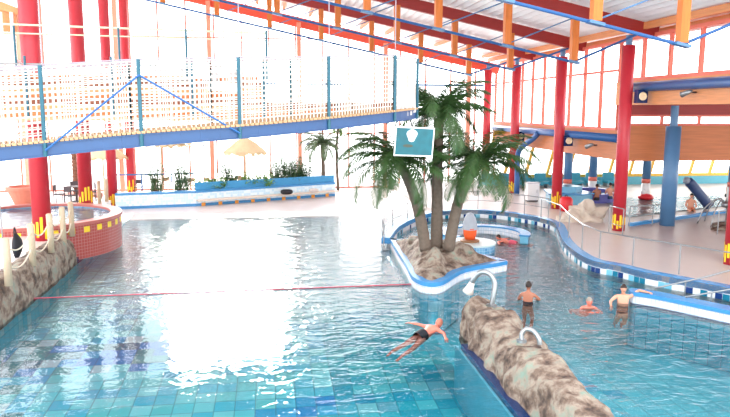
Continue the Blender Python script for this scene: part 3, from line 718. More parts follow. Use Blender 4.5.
for i, bm_ in enumerate((near, far)):
    for s in range(7):
        p0, p1 = bm_[s] - o, bm_[s + 1] - o; t0 = bt[s][2] - bz[s] - .03; t1 = bt[s + 1][2] - bz[s + 1] - .03
        mb = MB(); L = (p1 - p0).length; nv = int(L / .10); nh = 12; th_ = .02
        for k in range(nv + 1):
            t = k / nv; p = p0.lerp(p1, t); tt = t0 * (1 - t) + t1 * t; mb.bar(p + Vector((0, 0, .3)), p + Vector((0, 0, tt)), th_, th_)
        for k in range(nh + 1):
            f = k / nh; mb.bar(p0 + Vector((0, 0, .3 + (t0 - .3) * f)), p1 + Vector((0, 0, .3 + (t1 - .3) * f)), th_, th_)
        mb.build('net_panel', NETM, root)
for i, s in enumerate((2, 4, 5, 6)):
    p = near[s] - o; MB().tube([p + Vector((.05, 0, 1.7)), p + Vector((.05, 0, roofz(near[s].x) - near[s].z))], .012, 5).build('hanger_cable', mat('grey_cable', (1, 1, 1)), root)
tag(root, 'rope net footbridge with a blue girder and plank deck crossing above the pool', 'bridge')
# white drape at the bridge end
def drape(u, v):
    x = 3.35 + u * .75; y = 18.3 + u * 1.1; w = .07 * math.sin(u * 30) * (.3 + v); return Vector((x + w, y - w, 7.0 - .15 * math.sin(PI * u) - v * 1.35))
tag(blob('white_drape', mat('drape_cloth', lin(205, 198, 196), .8), drape, 50, 8), 'white curtain of gathered netting at the right end of the bridge', 'drape')
# picture board hanging from the bridge end
root = empty('picture_board', (4.0, 18.85, 4.78))
u_ = Vector((1.22, .35, -.06)); u_.normalize(); w_ = 1.18; h_ = .76
mtx = Matrix.Translation((0, 0, 0)) @ Matrix(((u_.x, -u_.y, 0, 0), (u_.y, u_.x, 0, 0), (u_.z, 0, 1, 0), (0, 0, 0, 1)))
sk = -.06
def BP(a, b, d=0): return (u_ * a + Vector((.07, 0, 1)) * b + Vector((0, -1, 0)) * d)
def plate(x0, x1, z0, z1, d0, d1):
    mb = MB(); k = [BP(x0, z0, d0), BP(x1, z0, d0), BP(x1, z1, d0), BP(x0, z1, d0), BP(x0, z0, d1), BP(x1, z0, d1), BP(x1, z1, d1), BP(x0, z1, d1)]
    mb.v = [tuple(p) for p in k]; mb.f = [(0, 1, 2, 3), (7, 6, 5, 4), (0, 4, 5, 1), (1, 5, 6, 2), (2, 6, 7, 3), (3, 7, 4, 0)]; mb.uv = [None] * 6; mb.col = [None] * 6; return mb
plate(-.62, .62, -.41, .41, 0, .03).build('board', WHITE, root)
plate(-.58, .58, -.37, .37, .03, .04).build('picture', mat('board_picture', lin(14, 96, 108), .5, var=.35, scale=4), root)
mb = MB(); mb.quad([BP(.0 + .16 * math.cos(a) * (1 + .2 * math.sin(3 * a)) - .1, .17 + .2 * math.sin(a) * .9, .045) for a in [2 * PI * k / 20 for k in range(20)]]); mb.build('pale_patch', mat('pale_patch', lin(200, 215, 222), .6), root)
mb = MB(); mb.quad([BP(-.2 + .16 * math.cos(a), -.12 + .045 * math.sin(a), .046) for a in [2 * PI * k / 16 for k in range(16)]]); mb.build('small_figures', mat('small_figures', lin(70, 80, 70), .6), root)
MB().tube([BP(-.1, .41, .01), Vector((-.1, .42, .78))], .02, 6).build('hanger', BLACK, root)
tag(root, 'small white framed picture of turquoise water hanging from the bridge end', 'board')

# ------------------------------------------------------------------ timber gallery behind the bridge
root = empty('timber_gallery', (-7, 23, 5.4))
cols = [mat('gallery_board_a', lin(176, 98, 52), .6), mat('gallery_board_b', lin(196, 132, 88), .6), mat('gallery_board_c', lin(120, 66, 44), .6)]
z = 0; k = 0
while z < 1.28:
    hgt = .2; MB().box(-8, 6.85 - (0 if z < 1.2 else .2), k * .22, k * .22 + .26, z, z + hgt - .03).build('tier_board', cols[k % 3], root)
    MB().box(-8, 6.85, k * .22, k * .22 + .3, z + hgt - .03, z + hgt).build('tier_top', mat('tier_top', lin(236, 226, 214), .6), root); z += hgt; k += 1
MB().box(-8, 6.85, -.05, 2.0, -.12, 0).build('floor_slab', PLANK, root)
MB().box(5.0, 6.1, -.02, .05, .85, 1.1).build('white_panel', WHITE, root)
MB().box(6.85, 11.7, .0, .2, .05, .28).build('lower_board', cols[0], root); MB().box(6.85, 11.7, .0, 1.6, -.12, .05).build('lower_deck', PLANK, root); MB().box(6.85, 11.7, .05, .15, .28, .5).build('lower_board', cols[2], root)
for x in (-5.4, -3.2, -.6, 2, 4.5, 6.8, 9.2, 11.6): MB().tube([(x, .0, -.12), (x, .0, 1.9 if x < 7 else 1.5)], .04, 8).build('post', TEAL, root)
MB().tube([(-8, 0, 1.65), (6.8, 0, 1.65)], .025, 6).build('rail', STEEL, root); MB().tube([(-8, 1.3, 3.1), (6.9, 1.3, 2.85)], .035, 6).build('upper_rail', mat('pale_green_rail', lin(190, 200, 170), .5), root); MB().tube([(-8, 1.3, 2.8), (6.9, 1.3, 2.6)], .025, 6).build('upper_rail', MATS['pale_green_rail'], root)
for x in (-1.3, 2.0, 4.2, 6.9): MB().tube([(x, 1.3, 1.2), (x, 1.3, 2.95)], .04, 8).build('upper_post', TEAL, root)
tag(root, 'stepped timber gallery with pale treads seen through the bridge nets', 'gallery')
for k in range(16):
    x = -14.2 + k * .87
    root = empty('gallery_seat', (x, 24.2, 6.62)); MB().box(-.25, .25, -.2, .2, 0, .08).build('seat', mat('grey_seat', lin(170, 165, 165), .6), root); MB().box(-.25, .25, .18, .24, .08, .42).build('backrest', MATS['grey_seat'], root)
    tag(root, 'small grey seat in the top row of the timber gallery', 'seat', 'grey seats on the timber gallery')

# ------------------------------------------------------------------ planter bench and cafe
pa, pb, pc = (-8.6, 38.9), (-4.32, 39.7), (4.05, 43.5)
root = empty('tiled_planter', (0, 0, 0)); back = [(4.0, 44.6), (-4.3, 40.9), (-8.6, 40.1)]
MB().prism([pa, pb, pc] + back, .05, .88).build('planter_body', WHITE, root)
MB().strip(offset([pa, pb, pc], -.02), .1, .9).build('tile_front', BENCHT, root)
MB().prism(offset([pa, pb, pc], -.06) + [(4.0, 43.95), (-4.3, 40.2), (-8.6, 39.4)], .88, 1.0).build('coping', COPE, root)
ribbon(MB(), offset([pa, pb, pc], -.03), [pa, pb, pc], .1, .26).build('base_band', COPE, root)
ribbon(MB(), offset([pb, pc], -.5), offset([pb, pc], -.05), .42, .5).build('bench_slab', mat('bench_slab', lin(225, 210, 195), .5), root)
MB().strip(offset([pb, pc], .1), .9, 1.45).build('raised_back', mat('teal_back', lin(60, 145, 195), .4), root)
for k in range(9):
    q = Vector(pb).lerp(Vector(pc), (k + .3) / 9); d = (Vector(pc) - Vector(pb)).normalized(); p = q + Vector((d.y, -d.x)) * .05
    MB().bar((p.x, p.y, .19), (p.x + d.x * .22, p.y + d.y * .22, .19), .03, .2).build('orange_tile', mat('orange_tile', lin(240, 160, 60), .4), root)
tag(root, 'long blue tiled planter with bench and orange base tiles at the far beach', 'planter')
def bag(x, y, z, c, lb, s=1):
    def f(u, v):
        a = 2 * PI * u; r = math.sin(PI * v) ** .5
        return Vector((x + .38 * s * r * math.cos(a), y + .22 * s * r * math.sin(a), z + .16 * s * (1 - math.cos(PI * v))))
    tag(blob('beach_bag', c, f, 20, 10), lb, 'bag')
bag(.9, 41.4, .5, BLACK, 'black round bag lying on the planter bench'); bag(2.6, 42.2, .5, mat('grey_towel', lin(200, 190, 185), .8), 'grey towel bundle right of the black bag on the bench', .8)
def shrub(x, y, z, h, w, n, lb, mtl, seed, upright=.5, cat='plant'):
    r = random.Random(seed); root = empty('leafy_plant', (x, y, z)); mb = MB()
    for i in range(n):
        a = r.uniform(0, 2 * PI); el = r.uniform(upright, 1.5); L = h * r.uniform(.55, 1.05); d = Vector((math.cos(a) * math.cos(el), math.sin(a) * math.cos(el), math.sin(el)))
        b = Vector((r.uniform(-w, w), r.uniform(-w * .4, w * .4), 0)); side = Vector((-math.sin(a), math.cos(a), 0)) * .02
        tip = b + d * L; mb.quad([b - side, b + side, tip])
        for k in range(7):
            t = .3 + k * .1; p = b + d * L * t; a2 = r.uniform(0, 2 * PI); e = Vector((math.cos(a2), math.sin(a2), r.uniform(-.1, .8))) * r.uniform(.12, .24); s2 = e.cross(Vector((0, 0, 1))).normalized() * .04
            mb.quad([p, p + e * .5 + s2, p + e, p + e * .5 - s2])
    mb.build('foliage', mtl, root); MB().lathe([(0, 0), (w * .6, 0), (w * .5, .1), (0, .12)], (0, 0, 0), 10).build('soil', mat('soil', lin(90, 70, 55), .9), root)
    tag(root, lb, cat)
GL = mat('bright_leaf', lin(112, 158, 70), .6, var=.3)
GD = mat('dark_leaf', lin(78, 108, 70), .6, var=.4)
shrub(-1.0, 41.9, .95, 1.1, .9, 190, 'bright green fern bush in the middle of the planter', GL, 5, .2)
shrub(.9, 43.0, .95, 2.3, .8, 260, 'tall dark feathery bush right of the bright fern', GD, 6, .7)
shrub(2.0, 43.4, .95, 1.8, .45, 140, 'dark feathery bush beside the potted palm', GD, 8, .7)
shrub(-3.6, 40.7, .95, .8, .8, 150, 'low green planting at the left end of the blue bench', GL, 7, .3)
shrub(-2.6, 41.4, .95, 1.8, .4, 90, 'thin upright reed plant in the planter', GD, 9, 1.0)
shrub(-5.2, 40.6, .9, 2.0, .4, 90, 'tall thin reed plant beside the cafe rail', GD, 10, 1.0)
shrub(-6.6, 40.3, .9, 1.9, .3, 70, 'slender olive plant at the left of the cafe planting', GD, 12, 1.0)
palm('small_palm', [(3.4, 45.5, .1), (3.45, 45.5, 1.6), (3.4, 45.5, 3.3)], (.16, .1), 26, 2.0, 'small shaggy palm behind the right end of the planter', 11, (3.4, 45.5, .1), leaf=.4, mtl=mat('palm_frond_grey', lin(96, 118, 84), .6, var=.4))
palm('small_palm', [(4.5, 46, .1), (4.4, 46, 2.6), (4.5, 46, 4.6)], (.1, .07), 12, 1.3, 'thin tall palm right of the shaggy small palm', 13, (4.5, 46, .1), leaf=.3, mtl=FROND2)
# back left palm trunk in pot
root = empty('potted_palm_trunk', (-10.3, 38.6, .1))
mb = MB(); pts = [(0, 0, .8 + .1 * k) for k in range(36)]; mb.tube(pts, [.36 + (.06 if k % 2 else 0) for k in range(36)], 14); mb.build('shaggy_trunk', mat('shaggy_trunk', lin(110, 70, 52), .9, var=.5, scale=14, bump=.6), root)
MB().lathe([(0, 0), (.9, 0), (1.1, .8), (1.1, .95), (0, .95)], (0, 0, 0), 24).build('round_pot', mat('terracotta', lin(200, 120, 100), .7), root)
tag(root, 'thick shaggy palm trunk in a terracotta planter between the left columns', 'palm trunk')
root = empty('terracotta_pot', (-9.6, 31.9 - .3, 1.1)); root.location = (-11.6, 33.9, 1.1)
MB().lathe([(0, 0), (.45, 0), (.75, .75), (.82, .75), (.82, .9), (.68, .9), (.6, .6), (0, .6)], (0, 0, 0), 24).build('pot_body', MATS['terracotta'], root, False)
tag(root, 'wide terracotta pot behind the thick left column', 'pot')

def chair(x, y, z, rz, label, mtl, grp, s=1.0, high=False):
    root = empty('cafe_chair', (x, y, z), rz); h = .72 if high else .45
    MB().box(-.22, .22, -.22, .22, h - .03, h + .02).build('seat', mtl, root)
    MB().box(-.22, .22, .18, .22, h + .18, h + .45).build('backrest', mtl, root)
    for a in (-1, 1):
        for b in (-1, 1): MB().bar((a * .2, b * .2, 0), (a * .2, b * .2, h - .02 if b < 0 else h + .45), .035).build('leg', mtl, root)
    tag(root, label, 'chair', grp); return root
def table(x, y, z, label, mtl, h=.74):
    root = empty('cafe_table', (x, y, z)); MB().lathe([(0, h), (.45, h), (.45, h + .03), (0, h + .03)], (0, 0, 0), 20).build('table_top', mtl, root)
    MB().tube([(0, 0, .03), (0, 0, h)], .035, 8).build('pedestal', mtl, root); MB().lathe([(0, 0), (.26, 0), (.24, .03), (0, .04)], (0, 0, 0), 16).build('foot', mtl, root); tag(root, label, 'table')
for k, (x, y, rz) in enumerate([(-10.2, 34.4, 1.6), (-9.5, 33.8, 2.6), (-8.95, 35.3, -1.2), (-9.9, 35.8, 0)]):
    chair(x, y, 1.1, rz, ['dark wicker chair left of the table between the left columns', 'dark wicker chair with its back to the camera between the left columns', 'dark wicker chair right of the table between the left columns', 'dark wicker chair behind the table between the left columns'][k], DARKW, 'dark chairs between the left columns', high=False)
table(-9.55, 34.9, 1.1, 'dark table between the two left red columns', DARKW)
CH = mat('cafe_chair_wood', lin(176, 140, 112), .6)
o_ = ['first', 'second', 'third', 'fourth', 'fifth', 'sixth', 'seventh', 'eighth', 'ninth', 'tenth']
for k in range(9):
    chair(-8.2 + k * .78 + (.2 if k % 2 else 0), 43.6 + (k % 3) * .7, .1, [0, 2.8, .6, 3.4][k % 4], o_[k] + ' chair from the left at the cafe behind the blue rail', CH if k % 3 else DARKW, 'cafe chairs behind the blue rail', high=True)
for k, x in enumerate((-7.4, -5.2, -3.1)): table(x, 44.7, .1, ['left', 'middle', 'right'][k] + ' tall table of the cafe behind the blue rail', CH, 1.05)
for k, x in enumerate((-2.2, .2, 2.4)): chair(x, 45.4, .1, .4 * k, ['dark chair behind the thin reed plant', 'dark chair under the right thatched parasol', 'dark chair beside the tall feathery bush'][k], DARKW, 'cafe chairs behind the planter', high=True)
railing([(-9.3, 41.3), (-7.6, 41.4), (-5.9, 41.6), (-4.3, 42.0)], .9, .9, 'blue topped cafe rail behind the left planter', mids=(), name='cafe_rail', mtl=BLUE, r=.045)
def parasol(x, y, lb, r=1.9, zt=4.2):
    root = empty('thatched_parasol', (x, y, .1)); MB().tube([(0, 0, 0), (0, 0, zt)], .06, 8).build('pole', POSTW, root)
    rr = random.Random(int(x * 7)); mb = MB()
    for k in range(150):
        a = rr.uniform(0, 2 * PI); w = .1; t0 = rr.uniform(.0, .5); r1 = r * rr.uniform(.85, 1.08)
        p = Vector((math.cos(a) * r * t0, math.sin(a) * r * t0, zt - .9 * t0 + .05)); q = Vector((math.cos(a) * r1, math.sin(a) * r1, zt - 1.0 * r1 / r - rr.uniform(0, .15))); s = Vector((-math.sin(a), math.cos(a), 0)) * w
        mb.quad([p - s, p + s, q + s * 1.3, q - s * 1.3])
    mb.lathe([(0, zt), (r * .95, zt - .95)], (0, 0, 0), 24); mb.build('thatch_roof', THATCH, root); tag(root, lb, 'parasol')
parasol(-6.9, 44.5, 'thatched parasol over the cafe tables partly behind the girder', 2.0, 4.35); parasol(-1.7, 45.3, 'right thatched parasol above the middle of the planter', 1.45, 3.75); parasol(-10.7, 45.5, 'left thatched parasol beyond the third red column', 1.5, 3.5)
for k, (x, y) in enumerate([(-4.3, 45), (2.5, 45.5)]):
    root = empty('cafe_lamp', (x, y, .1)); MB().tube([(0, 0, 0), (0, 0, 3.2)], .04, 8).build('pole', STEEL, root); MB().lathe([(0, 3.35), (.35, 3.25), (.36, 3.2), (0, 3.2)], (0, 0, 0), 16).build('lamp_shade', mat('grey_shade', lin(150, 160, 170), .5), root); tag(root, ['grey mushroom lamp left of the right thatched parasol', 'grey mushroom lamp beside the shaggy small palm'][k], 'lamp')

# upper left gable corner
root = empty('timber_gable', (-8.85, 24.9, 5.85))
MB().bar((-3, 0, 4.7), (1.1, 0, 3.1), .3, .35).build('white_rafter', WHITE, root); MB().box(-3, .35, .3, .5, 2.4, 3.3).build('orange_wall', ORNX, root); MB().box(-3, .4, -.1, .5, 1.3, 1.45).build('lower_beam', WHITE, root)
MB().bar((-3, .2, 4.1), (.6, .2, 3.05), .2, .3).build('orange_fascia', ORNX, root)
for x in (-.05, .3): MB().tube([(x, 0, .0), (x, 0, 3.0)], .06, 8).build('post', WHITE, root)
tag(root, 'orange and white timber gable in the upper left corner', 'gable')

# ------------------------------------------------------------------ right deck things
def boulder(name, x, y, z, sx, sy, sz, lb, mtl, seed):
    def f(u, v):
        a = 2 * PI * u; e = PI / 2 * v; p = Vector((math.cos(a) * math.cos(e) * sx, math.sin(a) * math.cos(e) * sy, math.sin(e) ** .8 * sz if v > 0 else 0))
        q = p * 2.2 + Vector((seed, seed, 0)); d = noise.noise(q) * .5 + noise.noise(q * 2.5) * .28
        k = 1 + d; return Vector((x + p.x * k, y + p.y * k, z + p.z * (1 + d * 1.2)))
    tag(blob(name, mtl, f, 48, 20), lb, 'rock')
boulder('sandstone_boulder', 15.0, 30.9, .36, .95, .8, .75, 'pale sandstone boulder left of the tall red deck column', SAND, 4)
boulder('sandstone_boulder', 14.1, 30.6, .36, .6, .5, .42, 'smaller pale sandstone rock at the left foot of the boulder', SAND, 11)
struct(MB().bar((16.3, 28.9, .46), (25, 32.9, .46), .18, .18).build('trim_10', COPE)); struct(MB().bar((18.6, 25.2, .42), (25, 26.9, .42), .16, .08).build('trim_11', COPE))
pool2 = MB(); pool2.quad([(17.6, 31.3, .43), (25.5, 34.6, .43), (27.5, 38.5, .43), (19.5, 38, .43)]); tag(pool2.build('pool_water', WATER), 'shallow pale childrens pool water in the side hall', 'water', kind='stuff')
struct(MB().prism([(17.6, 31.3), (25.5, 34.6), (27.5, 38.5), (19.5, 38)], .3, .405).build('floor_childrens_pool', mat('childpool', lin(190, 215, 222), .4)))
boulder('octopus_rock', 21.2, 27.6, .36, 1.5, 1.0, .3, 'flat brown rock in the small pool at the right edge', ROCK, 6)
# steel octopus climbing frame
root = empty('spray_frame', (20.9, 28.7, .39))
for k in range(7):
    a = k * 2 * PI / 7; MB().tube(smooth_line([(0, 0, .9), (.4 * math.cos(a), .4 * math.sin(a), 1.2), (.9 * math.cos(a), .9 * math.sin(a), .7), (1.15 * math.cos(a), 1.15 * math.sin(a), 0)], 5), .03, 6).build('arm', STEEL, root, True)
MB().lathe([(0, .8), (.2, .85), (.22, 1.0), (.1, 1.1), (0, 1.12)], (0, 0, 0), 14).build('hub', STEEL, root, True); tag(root, 'spidery steel spray frame by the right edge', 'spray frame')
# purple rimmed whirlpool
root = empty('purple_whirlpool', (18.6, 38.1, .39))
ribbon(MB(), arc(0, 0, 1.9, 0, 360, 40), arc(0, 0, 1.55, 0, 360, 40), 0, .52).build('ring_wall', PURP, root); MB().prism(arc(0, 0, 1.56, 0, 352, 40), 0, .3).build('tub_floor', LTEAL, root)
tag(root, 'purple tiled round whirlpool behind the tall red column', 'whirlpool')
root = empty('whirlpool_surround', (16.9, 37.0, .39))
MB().prism([(-1.4, -.8), (.2, -1.3), (1.4, -.6), (.8, 1.1), (-.8, 1.2)], 0, .55).build('body', LTEAL, root); MB().prism([(-1.5, -.9), (.2, -1.4), (1.5, -.7), (.9, 1.2), (-.9, 1.3)], .55, .62).build('coping', COPE, root)
MB().prism([(-.7, -.4), (.2, -.7), (.8, -.2), (.4, .6), (-.5, .6)], .62, .95).build('step', LTEAL, root)
tag(root, 'pale blue stepped basin behind the sandstone boulder', 'basin')
root = empty('red_bin', (15.35, 33.7, .39)); MB().lathe([(0, 0), (.3, 0), (.34, .1), (.34, .62), (.22, .75), (0, .78)], (0, 0, 0), 20).build('bin_body', mat('red_plastic', lin(220, 40, 50), .4), root, True); MB().tube([(-.1, 0, .75), (0, 0, .85), (.1, 0, .75)], .02, 6).build('lid_handle', BLACK, root)
tag(root, 'rounded red container beside the third red column foot', 'container')
root = empty('white_cabinet', (15.0, 37.6, .39)); MB().box(-.35, .35, -.25, .25, .08, 1.05).build('body', WHITE, root); MB().box(-.38, .38, -.28, .28, 1.05, 1.1).build('top', mat('grey_top', lin(200, 200, 205), .5), root); MB().box(-.3, .3, -.2, .2, 0, .08).build('base', BLACK, root); MB().tube([(.2, -.27, .5), (.2, -.27, .7)], .012, 6).build('handle', STEEL, root)
tag(root, 'small white cabinet near the bent blue pipe', 'cabinet')
for k in range(8):
    x = 14.6 + k * 1.25; root = empty('lounge_seat', (x, 44.3, .39)); MB().box(-.4, .4, -.4, .4, .25, .42).build('seat', mat('teal_seat', lin(60, 150, 175), .6), root); MB().box(-.4, .4, .3, .42, .42, .95).build('backrest', MATS['teal_seat'], root)
    for a in (-.33, .33): MB().box(a - .04, a + .04, -.3, .3, 0, .25).build('leg', STEEL, root)
    tag(root, 'teal lounge seat in the row under the slanted yellow windows', 'seat', 'teal seats under the slanted windows')
# seal slide
root = empty('whale_slide', (22.6, 33.6, .42))
MB().tube(smooth_line([(-.6, 0, 1.5), (-.3, 0, 1.35), (.2, -.05, .8), (.8, -.1, .15)], 5), [.12] * 3 + [.26] * 12 + [.3], 14).build('slide_body', mat('dark_blue_plastic', lin(60, 80, 120), .4), root, True)
MB().lathe([(0, 0), (.16, .02), (.2, .2), (.1, .35), (0, .37)], (-.55, 0, 1.35), 14).build('grey_head', mat('grey_plastic', lin(150, 160, 175), .4), root, True)
MB().tube([(-.1, 0, 0), (-.15, 0, 1.2)], .06, 8).build('support', STEEL, root)
tag(root, 'dark blue and grey childrens slide in the side hall pool', 'slide')
root = empty('red_water_toy', (22.0, 37.4, .42)); MB().lathe([(0, 0), (.4, .02), (.45, .15), (.3, .3), (0, .34)], (0, 0, 0), 16).build('toy_body', MATS['red_plastic'], root, True); MB().lathe([(0, .3), (.14, .34), (.16, .5), (.06, .62), (0, .63)], (-.15, 0, 0), 12).build('toy_head', WHITE, root, True); tag(root, 'red and white floating water toy left of the light blue column', 'toy')

# ------------------------------------------------------------------ people
def person(name, loc, rz, J, label, skin, hair, wear=None, hs=1.0, face_dir=0, headtilt=0, hairlong=False):
    """J: joints pelvis chest neck head, per side shoulder elbow wrist (lists L,R), hip knee ankle; body is one skinned mesh"""
    root = empty(name, loc, rz)
    V = []; E = []; Rr = []
    def add(p, r, par=None):
        V.append(tuple(p)); Rr.append(r)
        if par is not None: E.append((par, len(V) - 1))
        return len(V) - 1
    pel = add(J['pelvis'], (.155, .115)); P = Vector(J['pelvis']); C = Vector(J['chest']); Nk = Vector(J['neck']); Hd = Vector(J['head'])
    wst = add(P.lerp(C, .45), (.135, .10), pel); ch = add(C, (.165, .12), wst); nk = add(Nk, (.06, .06), ch); add(Nk.lerp(Hd, .6), (.055, .055), nk)
    for s in (0, 1):
        if 'arm' in J and J['arm'][s]:
            sh, el, wr = [Vector(q) for q in J['arm'][s]]
            a = add(C.lerp(sh, .75) + Vector((0, 0, .04)), (.07, .07), ch); a = add(sh, (.06, .06), a); a = add(sh.lerp(el, .5), (.05, .05), a); a = add(el, (.042, .042), a); a = add(el.lerp(wr, .4), (.04, .04), a); a = add(wr, (.028, .024), a)
            d = (wr - el).normalized(); up = Vector((0, 0, 1)); sd = d.cross(up); sd = sd.normalized() if sd.length > .1 else Vector((1, 0, 0))
            pm = add(wr + d * .06, (.038, .018), a)
            for k, (o1, ln) in enumerate([(-.03, .075), (-.01, .09), (.01, .085), (.03, .065)]):
                f1 = add(wr + d * .1 + sd * o1, (.011, .011), pm); f2 = add(wr + d * (.1 + ln * .55) + sd * o1 * 1.2 - up * .012, (.009, .009), f1); add(wr + d * (.1 + ln) + sd * o1 * 1.3 - up * .035, (.008, .008), f2)
            t1 = add(wr + d * .05 + sd * (.045 if s else -.045), (.011, .011), a); add(wr + d * .085 + sd * (.068 if s else -.068), (.009, .009), t1)
        if 'leg' in J and J['leg'][s]:
            hp, kn, an = [Vector(q) for q in J['leg'][s]]
            a = add(hp, (.095, .095), pel); a = add(hp.lerp(kn, .5), (.08, .08), a); a = add(kn, (.058, .058), a); a = add(kn.lerp(an, .35), (.056, .056), a); a = add(an, (.035, .035), a)
            d = Vector(J.get('foot', (0, -1, -.1))).normalized(); a = add(an + d * .1 - Vector((0, 0, .04)), (.04, .028), a); add(an + d * .19 - Vector((0, 0, .05)), (.03, .016), a)
    me = bpy.data.meshes.new('body'); me.from_pydata(V, E, []); b = bpy.data.objects.new('body', me); COL.objects.link(b); b.parent = root; me.materials.append(skin)
    sk = b.modifiers.new('s', 'SKIN'); sk.use_smooth_shade = True
    for i, r in enumerate(Rr): me.skin_vertices[0].data[i].radius = r
    me.skin_vertices[0].data[0].use_root = True
    ss = b.modifiers.new('d', 'SUBSURF'); ss.levels = 2; ss.render_levels = 2
    # head: -y is the face
    Rm = Matrix.Rotation(face_dir, 3, 'Z') @ Matrix.Rotation(headtilt, 3, 'X')
    def hf(u, v):
        a = 2 * PI * u; e = PI * (v - .5); x = math.cos(e) * math.sin(a) * .078; y = -math.cos(e) * math.cos(a) * .098; z = math.sin(e) * .122
        if z < 0: k = 1 - .28 * (z / -.122) ** 2; x *= k; y = y * (1 - .1 * (z / -.122))
        fr = max(0, -y / .098)
        if fr > .75 and abs(x) < .02 and -.035 < z < .02: y -= .022 * (1 - abs(x) / .02)
        if fr > .6 and .0 < z < .03 and .015 < abs(x) < .05: y += .01
        return Rm @ Vector((x, y, z)) * hs + Hd
    h = blob('head', skin, hf, 40, 28, root)
    def hr(u, v):
        a = 2 * PI * u; e = PI / 2 * (1 - v) ; lo = -.25 if not hairlong else -.9
        back = (1 - math.cos(a)) / 2; e = PI / 2 - v * (PI / 2 - (lo * back + .35 * (1 - back)))
        x = math.cos(e) * math.sin(a) * .088; y = -math.cos(e) * math.cos(a) * .108; z = math.sin(e) * .133
        k = 1 + .04 * noise.noise(Vector((x, y, z)) * 60); return Rm @ Vector((x * k, y * k, z * k)) * hs + Hd
    blob('hair', hair, hr, 32, 14, h)
    for s in (-1, 1):
        MB().lathe([(0, -.012), (.02, -.008), (.02, .008), (0, .012)], (0, 0, 0), 10).build('ear', skin, h, True).matrix_local = Matrix.Translation(Hd + Rm @ Vector((s * .08 * hs, 0, 0))) @ Matrix.Rotation(PI / 2, 4, 'Y')
        e = MB().lathe([(0, -.009), (.009, 0), (0, .009)], (0, 0, 0), 8).build('eye', BLACK, h); e.location = Hd + Rm @ Vector((s * .03, -.093, .012)) * hs
    mo = MB().box(-.022, .022, -.004, .004, -.004, .004).build('mouth', mat('lips', lin(170, 80, 80), .5), h); mo.matrix_local = Matrix.Translation(Hd + Rm @ Vector((0, -.088, -.058)) * hs) @ Rm.to_4x4()
    if wear:
        a, b2, m3, r0 = wear; a = Vector(a); b2 = Vector(b2)
        MB().tube([a, a.lerp(b2, .5), b2], [r0 * .95, r0, r0 * .92], 16, cap=False).build('swimwear', m3, root, True)
    tag(root, label, 'person'); return root
# standing woman seen from behind (waist deep)
up_ = lambda dz: {'pelvis': (0, 0, -.22 + dz), 'chest': (0, 0, .18 + dz), 'neck': (0, .0, .36 + dz), 'head': (.0, -.02, .54 + dz)}
J = up_(-.06); J['arm'] = [[(-.19, 0, .2), (-.33, -.1, .06), (-.2, -.3, .0)], [(.19, 0, .2), (.3, -.1, .02), (.2, -.3, -.04)]]; J['leg'] = [[(-.1, 0, -.3), (-.12, -.3, -.6), (-.1, .1, -.95)], [(.1, 0, -.3), (.12, -.3, -.6), (.1, .1, -.95)]]
person('person', (7.55, 18.9, .0), PI - .5, J, 'person with short dark hair standing waist deep, back to the camera', SKIN2, HAIR, ((0, 0, -.12), (0, 0, .02), BLACK, .16), 1.05)
# person floating on their back
J = {'pelvis': (0, .3, -.22), 'chest': (0, -.05, -.1), 'neck': (0, -.1, .05), 'head': (0, -.12, .2), 'arm': [[(-.19, -.05, -.02), (-.34, -.25, -.1), (-.16, -.46, -.02)], [(.19, -.05, -.02), (.34, -.25, -.1), (.16, -.46, -.02)]], 'leg': [[(-.1, .35, -.3), (-.12, .8, -.35), (-.1, 1.2, -.45)], [(.1, .35, -.3), (.12, .8, -.35), (.1, 1.2, -.45)]]}
person('person', (9.05, 18.1, 0), -.1, J, 'person with grey hair floating low in the middle of the right pool', SKIN3, HAIRG, None, 1.05, 0, 0)
# man leaning on lane wall
J = up_(-.1); J['arm'] = [[(-.2, 0, .18), (-.36, -.12, .06), (-.38, -.36, .0)], [(.2, 0, .2), (.44, .02, .40), (.62, -.1, .40)]]; J['leg'] = [[(-.1, 0, -.4), (-.12, .3, -.72), (-.1, .7, -.85)], [(.1, 0, -.4), (.12, .3, -.72), (.1, .7, -.85)]]
person('person', (10.3, 18.4, .0), -.35, J, 'bare chested man leaning one arm on the low tiled wall', SKIN, HAIR, ((0, 0, -.3), (0, 0, -.05), BLACK, .17), 1.05)
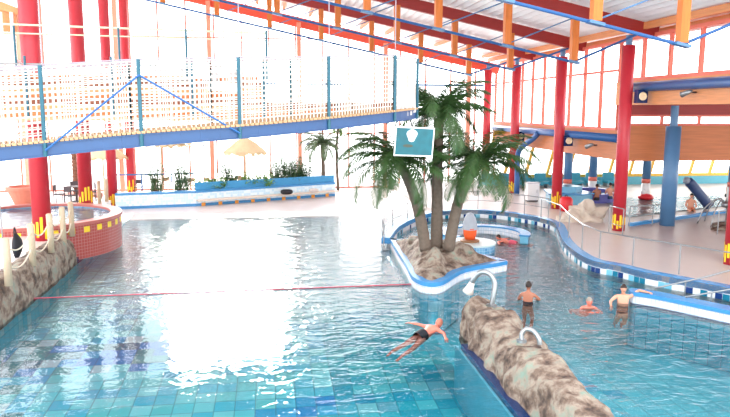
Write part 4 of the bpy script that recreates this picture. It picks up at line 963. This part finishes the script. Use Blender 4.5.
# swimmer
J = {'pelvis': (0, .62, -.08), 'chest': (0, .22, .0), 'neck': (0, .06, .05), 'head': (0, -.1, .12), 'arm': [[(-.2, .15, .03), (-.42, .22, .03), (-.64, .42, .0)], [(.2, .15, .03), (.44, .16, .04), (.70, .2, .03)]], 'leg': [[(-.1, .7, -.1), (-.14, 1.1, -.24), (-.12, 1.5, -.34)], [(.1, .7, -.1), (.16, 1.1, -.22), (.2, 1.5, -.3)]], 'foot': (0, 1, -.1)}
person('person', (4.22, 16.75, .0), 2.21, J, 'balding swimmer stretched out in the left bay by the boulder wall', SKIN3, mat('thin_hair', lin(190, 120, 100), .6), ((0, .5, -.04), (0, .76, -.08), BLACK, .17), 1.05, 0, .2)
# seated bathers far right
def seated(x, y, z, rz, lb, skin, hair, wear):
    J = {'pelvis': (0, 0, .12), 'chest': (0, .03, .48), 'neck': (0, .02, .66), 'head': (0, -.01, .84), 'arm': [[(-.19, .02, .56), (-.26, -.08, .32), (-.14, -.3, .24)], [(.19, .02, .56), (.26, -.08, .32), (.14, -.3, .24)]], 'leg': [[(-.1, -.05, .1), (-.12, -.45, .14), (-.12, -.55, -.28)], [(.1, -.05, .1), (.12, -.45, .14), (.12, -.55, -.28)]]}
    person('person', (x, y, z), rz, J, lb, skin, hair, ((0, 0, .04), (0, 0, .22), wear, .17))
seated(18.3, 36.2, .55, PI, 'left of two bathers sitting on the purple whirlpool rim, back turned', SKIN2, HAIR, BLACK)
seated(19.15, 36.3, .6, PI - .6, 'right of two bathers sitting on the purple whirlpool rim', SKIN, HAIR, NAVY)
seated(27.0, 37.0, .5, 1.2, 'dark haired bather sitting at the childrens pool near the right edge', SKIN2, HAIR, BLACK)
seated(29.0, 35.5, .6, 1.2, 'bather leaning at the far right edge of the picture', SKIN, HAIR, NAVY)
seated(22.0, 33.0, .35, -.4, 'child in red swimwear sitting in the shallow pool beside the slide', SKIN, HAIR, ORANGE)
J = {'pelvis': (0, .45, -.1), 'chest': (0, .05, .0), 'neck': (0, -.08, .08), 'head': (0, -.2, .16), 'arm': [[(-.19, .0, .03), (-.4, -.1, .02), (-.6, .0, .02)], [(.19, .0, .03), (.4, -.1, .02), (.6, .0, .02)]], 'leg': [[(-.1, .5, -.12), (-.14, .95, -.1), (-.12, 1.3, -.05)], [(.1, .5, -.12), (.14, .95, -.1), (.12, 1.3, -.05)]]}
person('person', (9.9, 27.9, .02), -2.2, J, 'person in pink lying in the round whirlpool', SKIN3, HAIR, ((0, .3, -.05), (0, .6, -.1), mat('pink_cloth', lin(220, 90, 110), .6), .17))
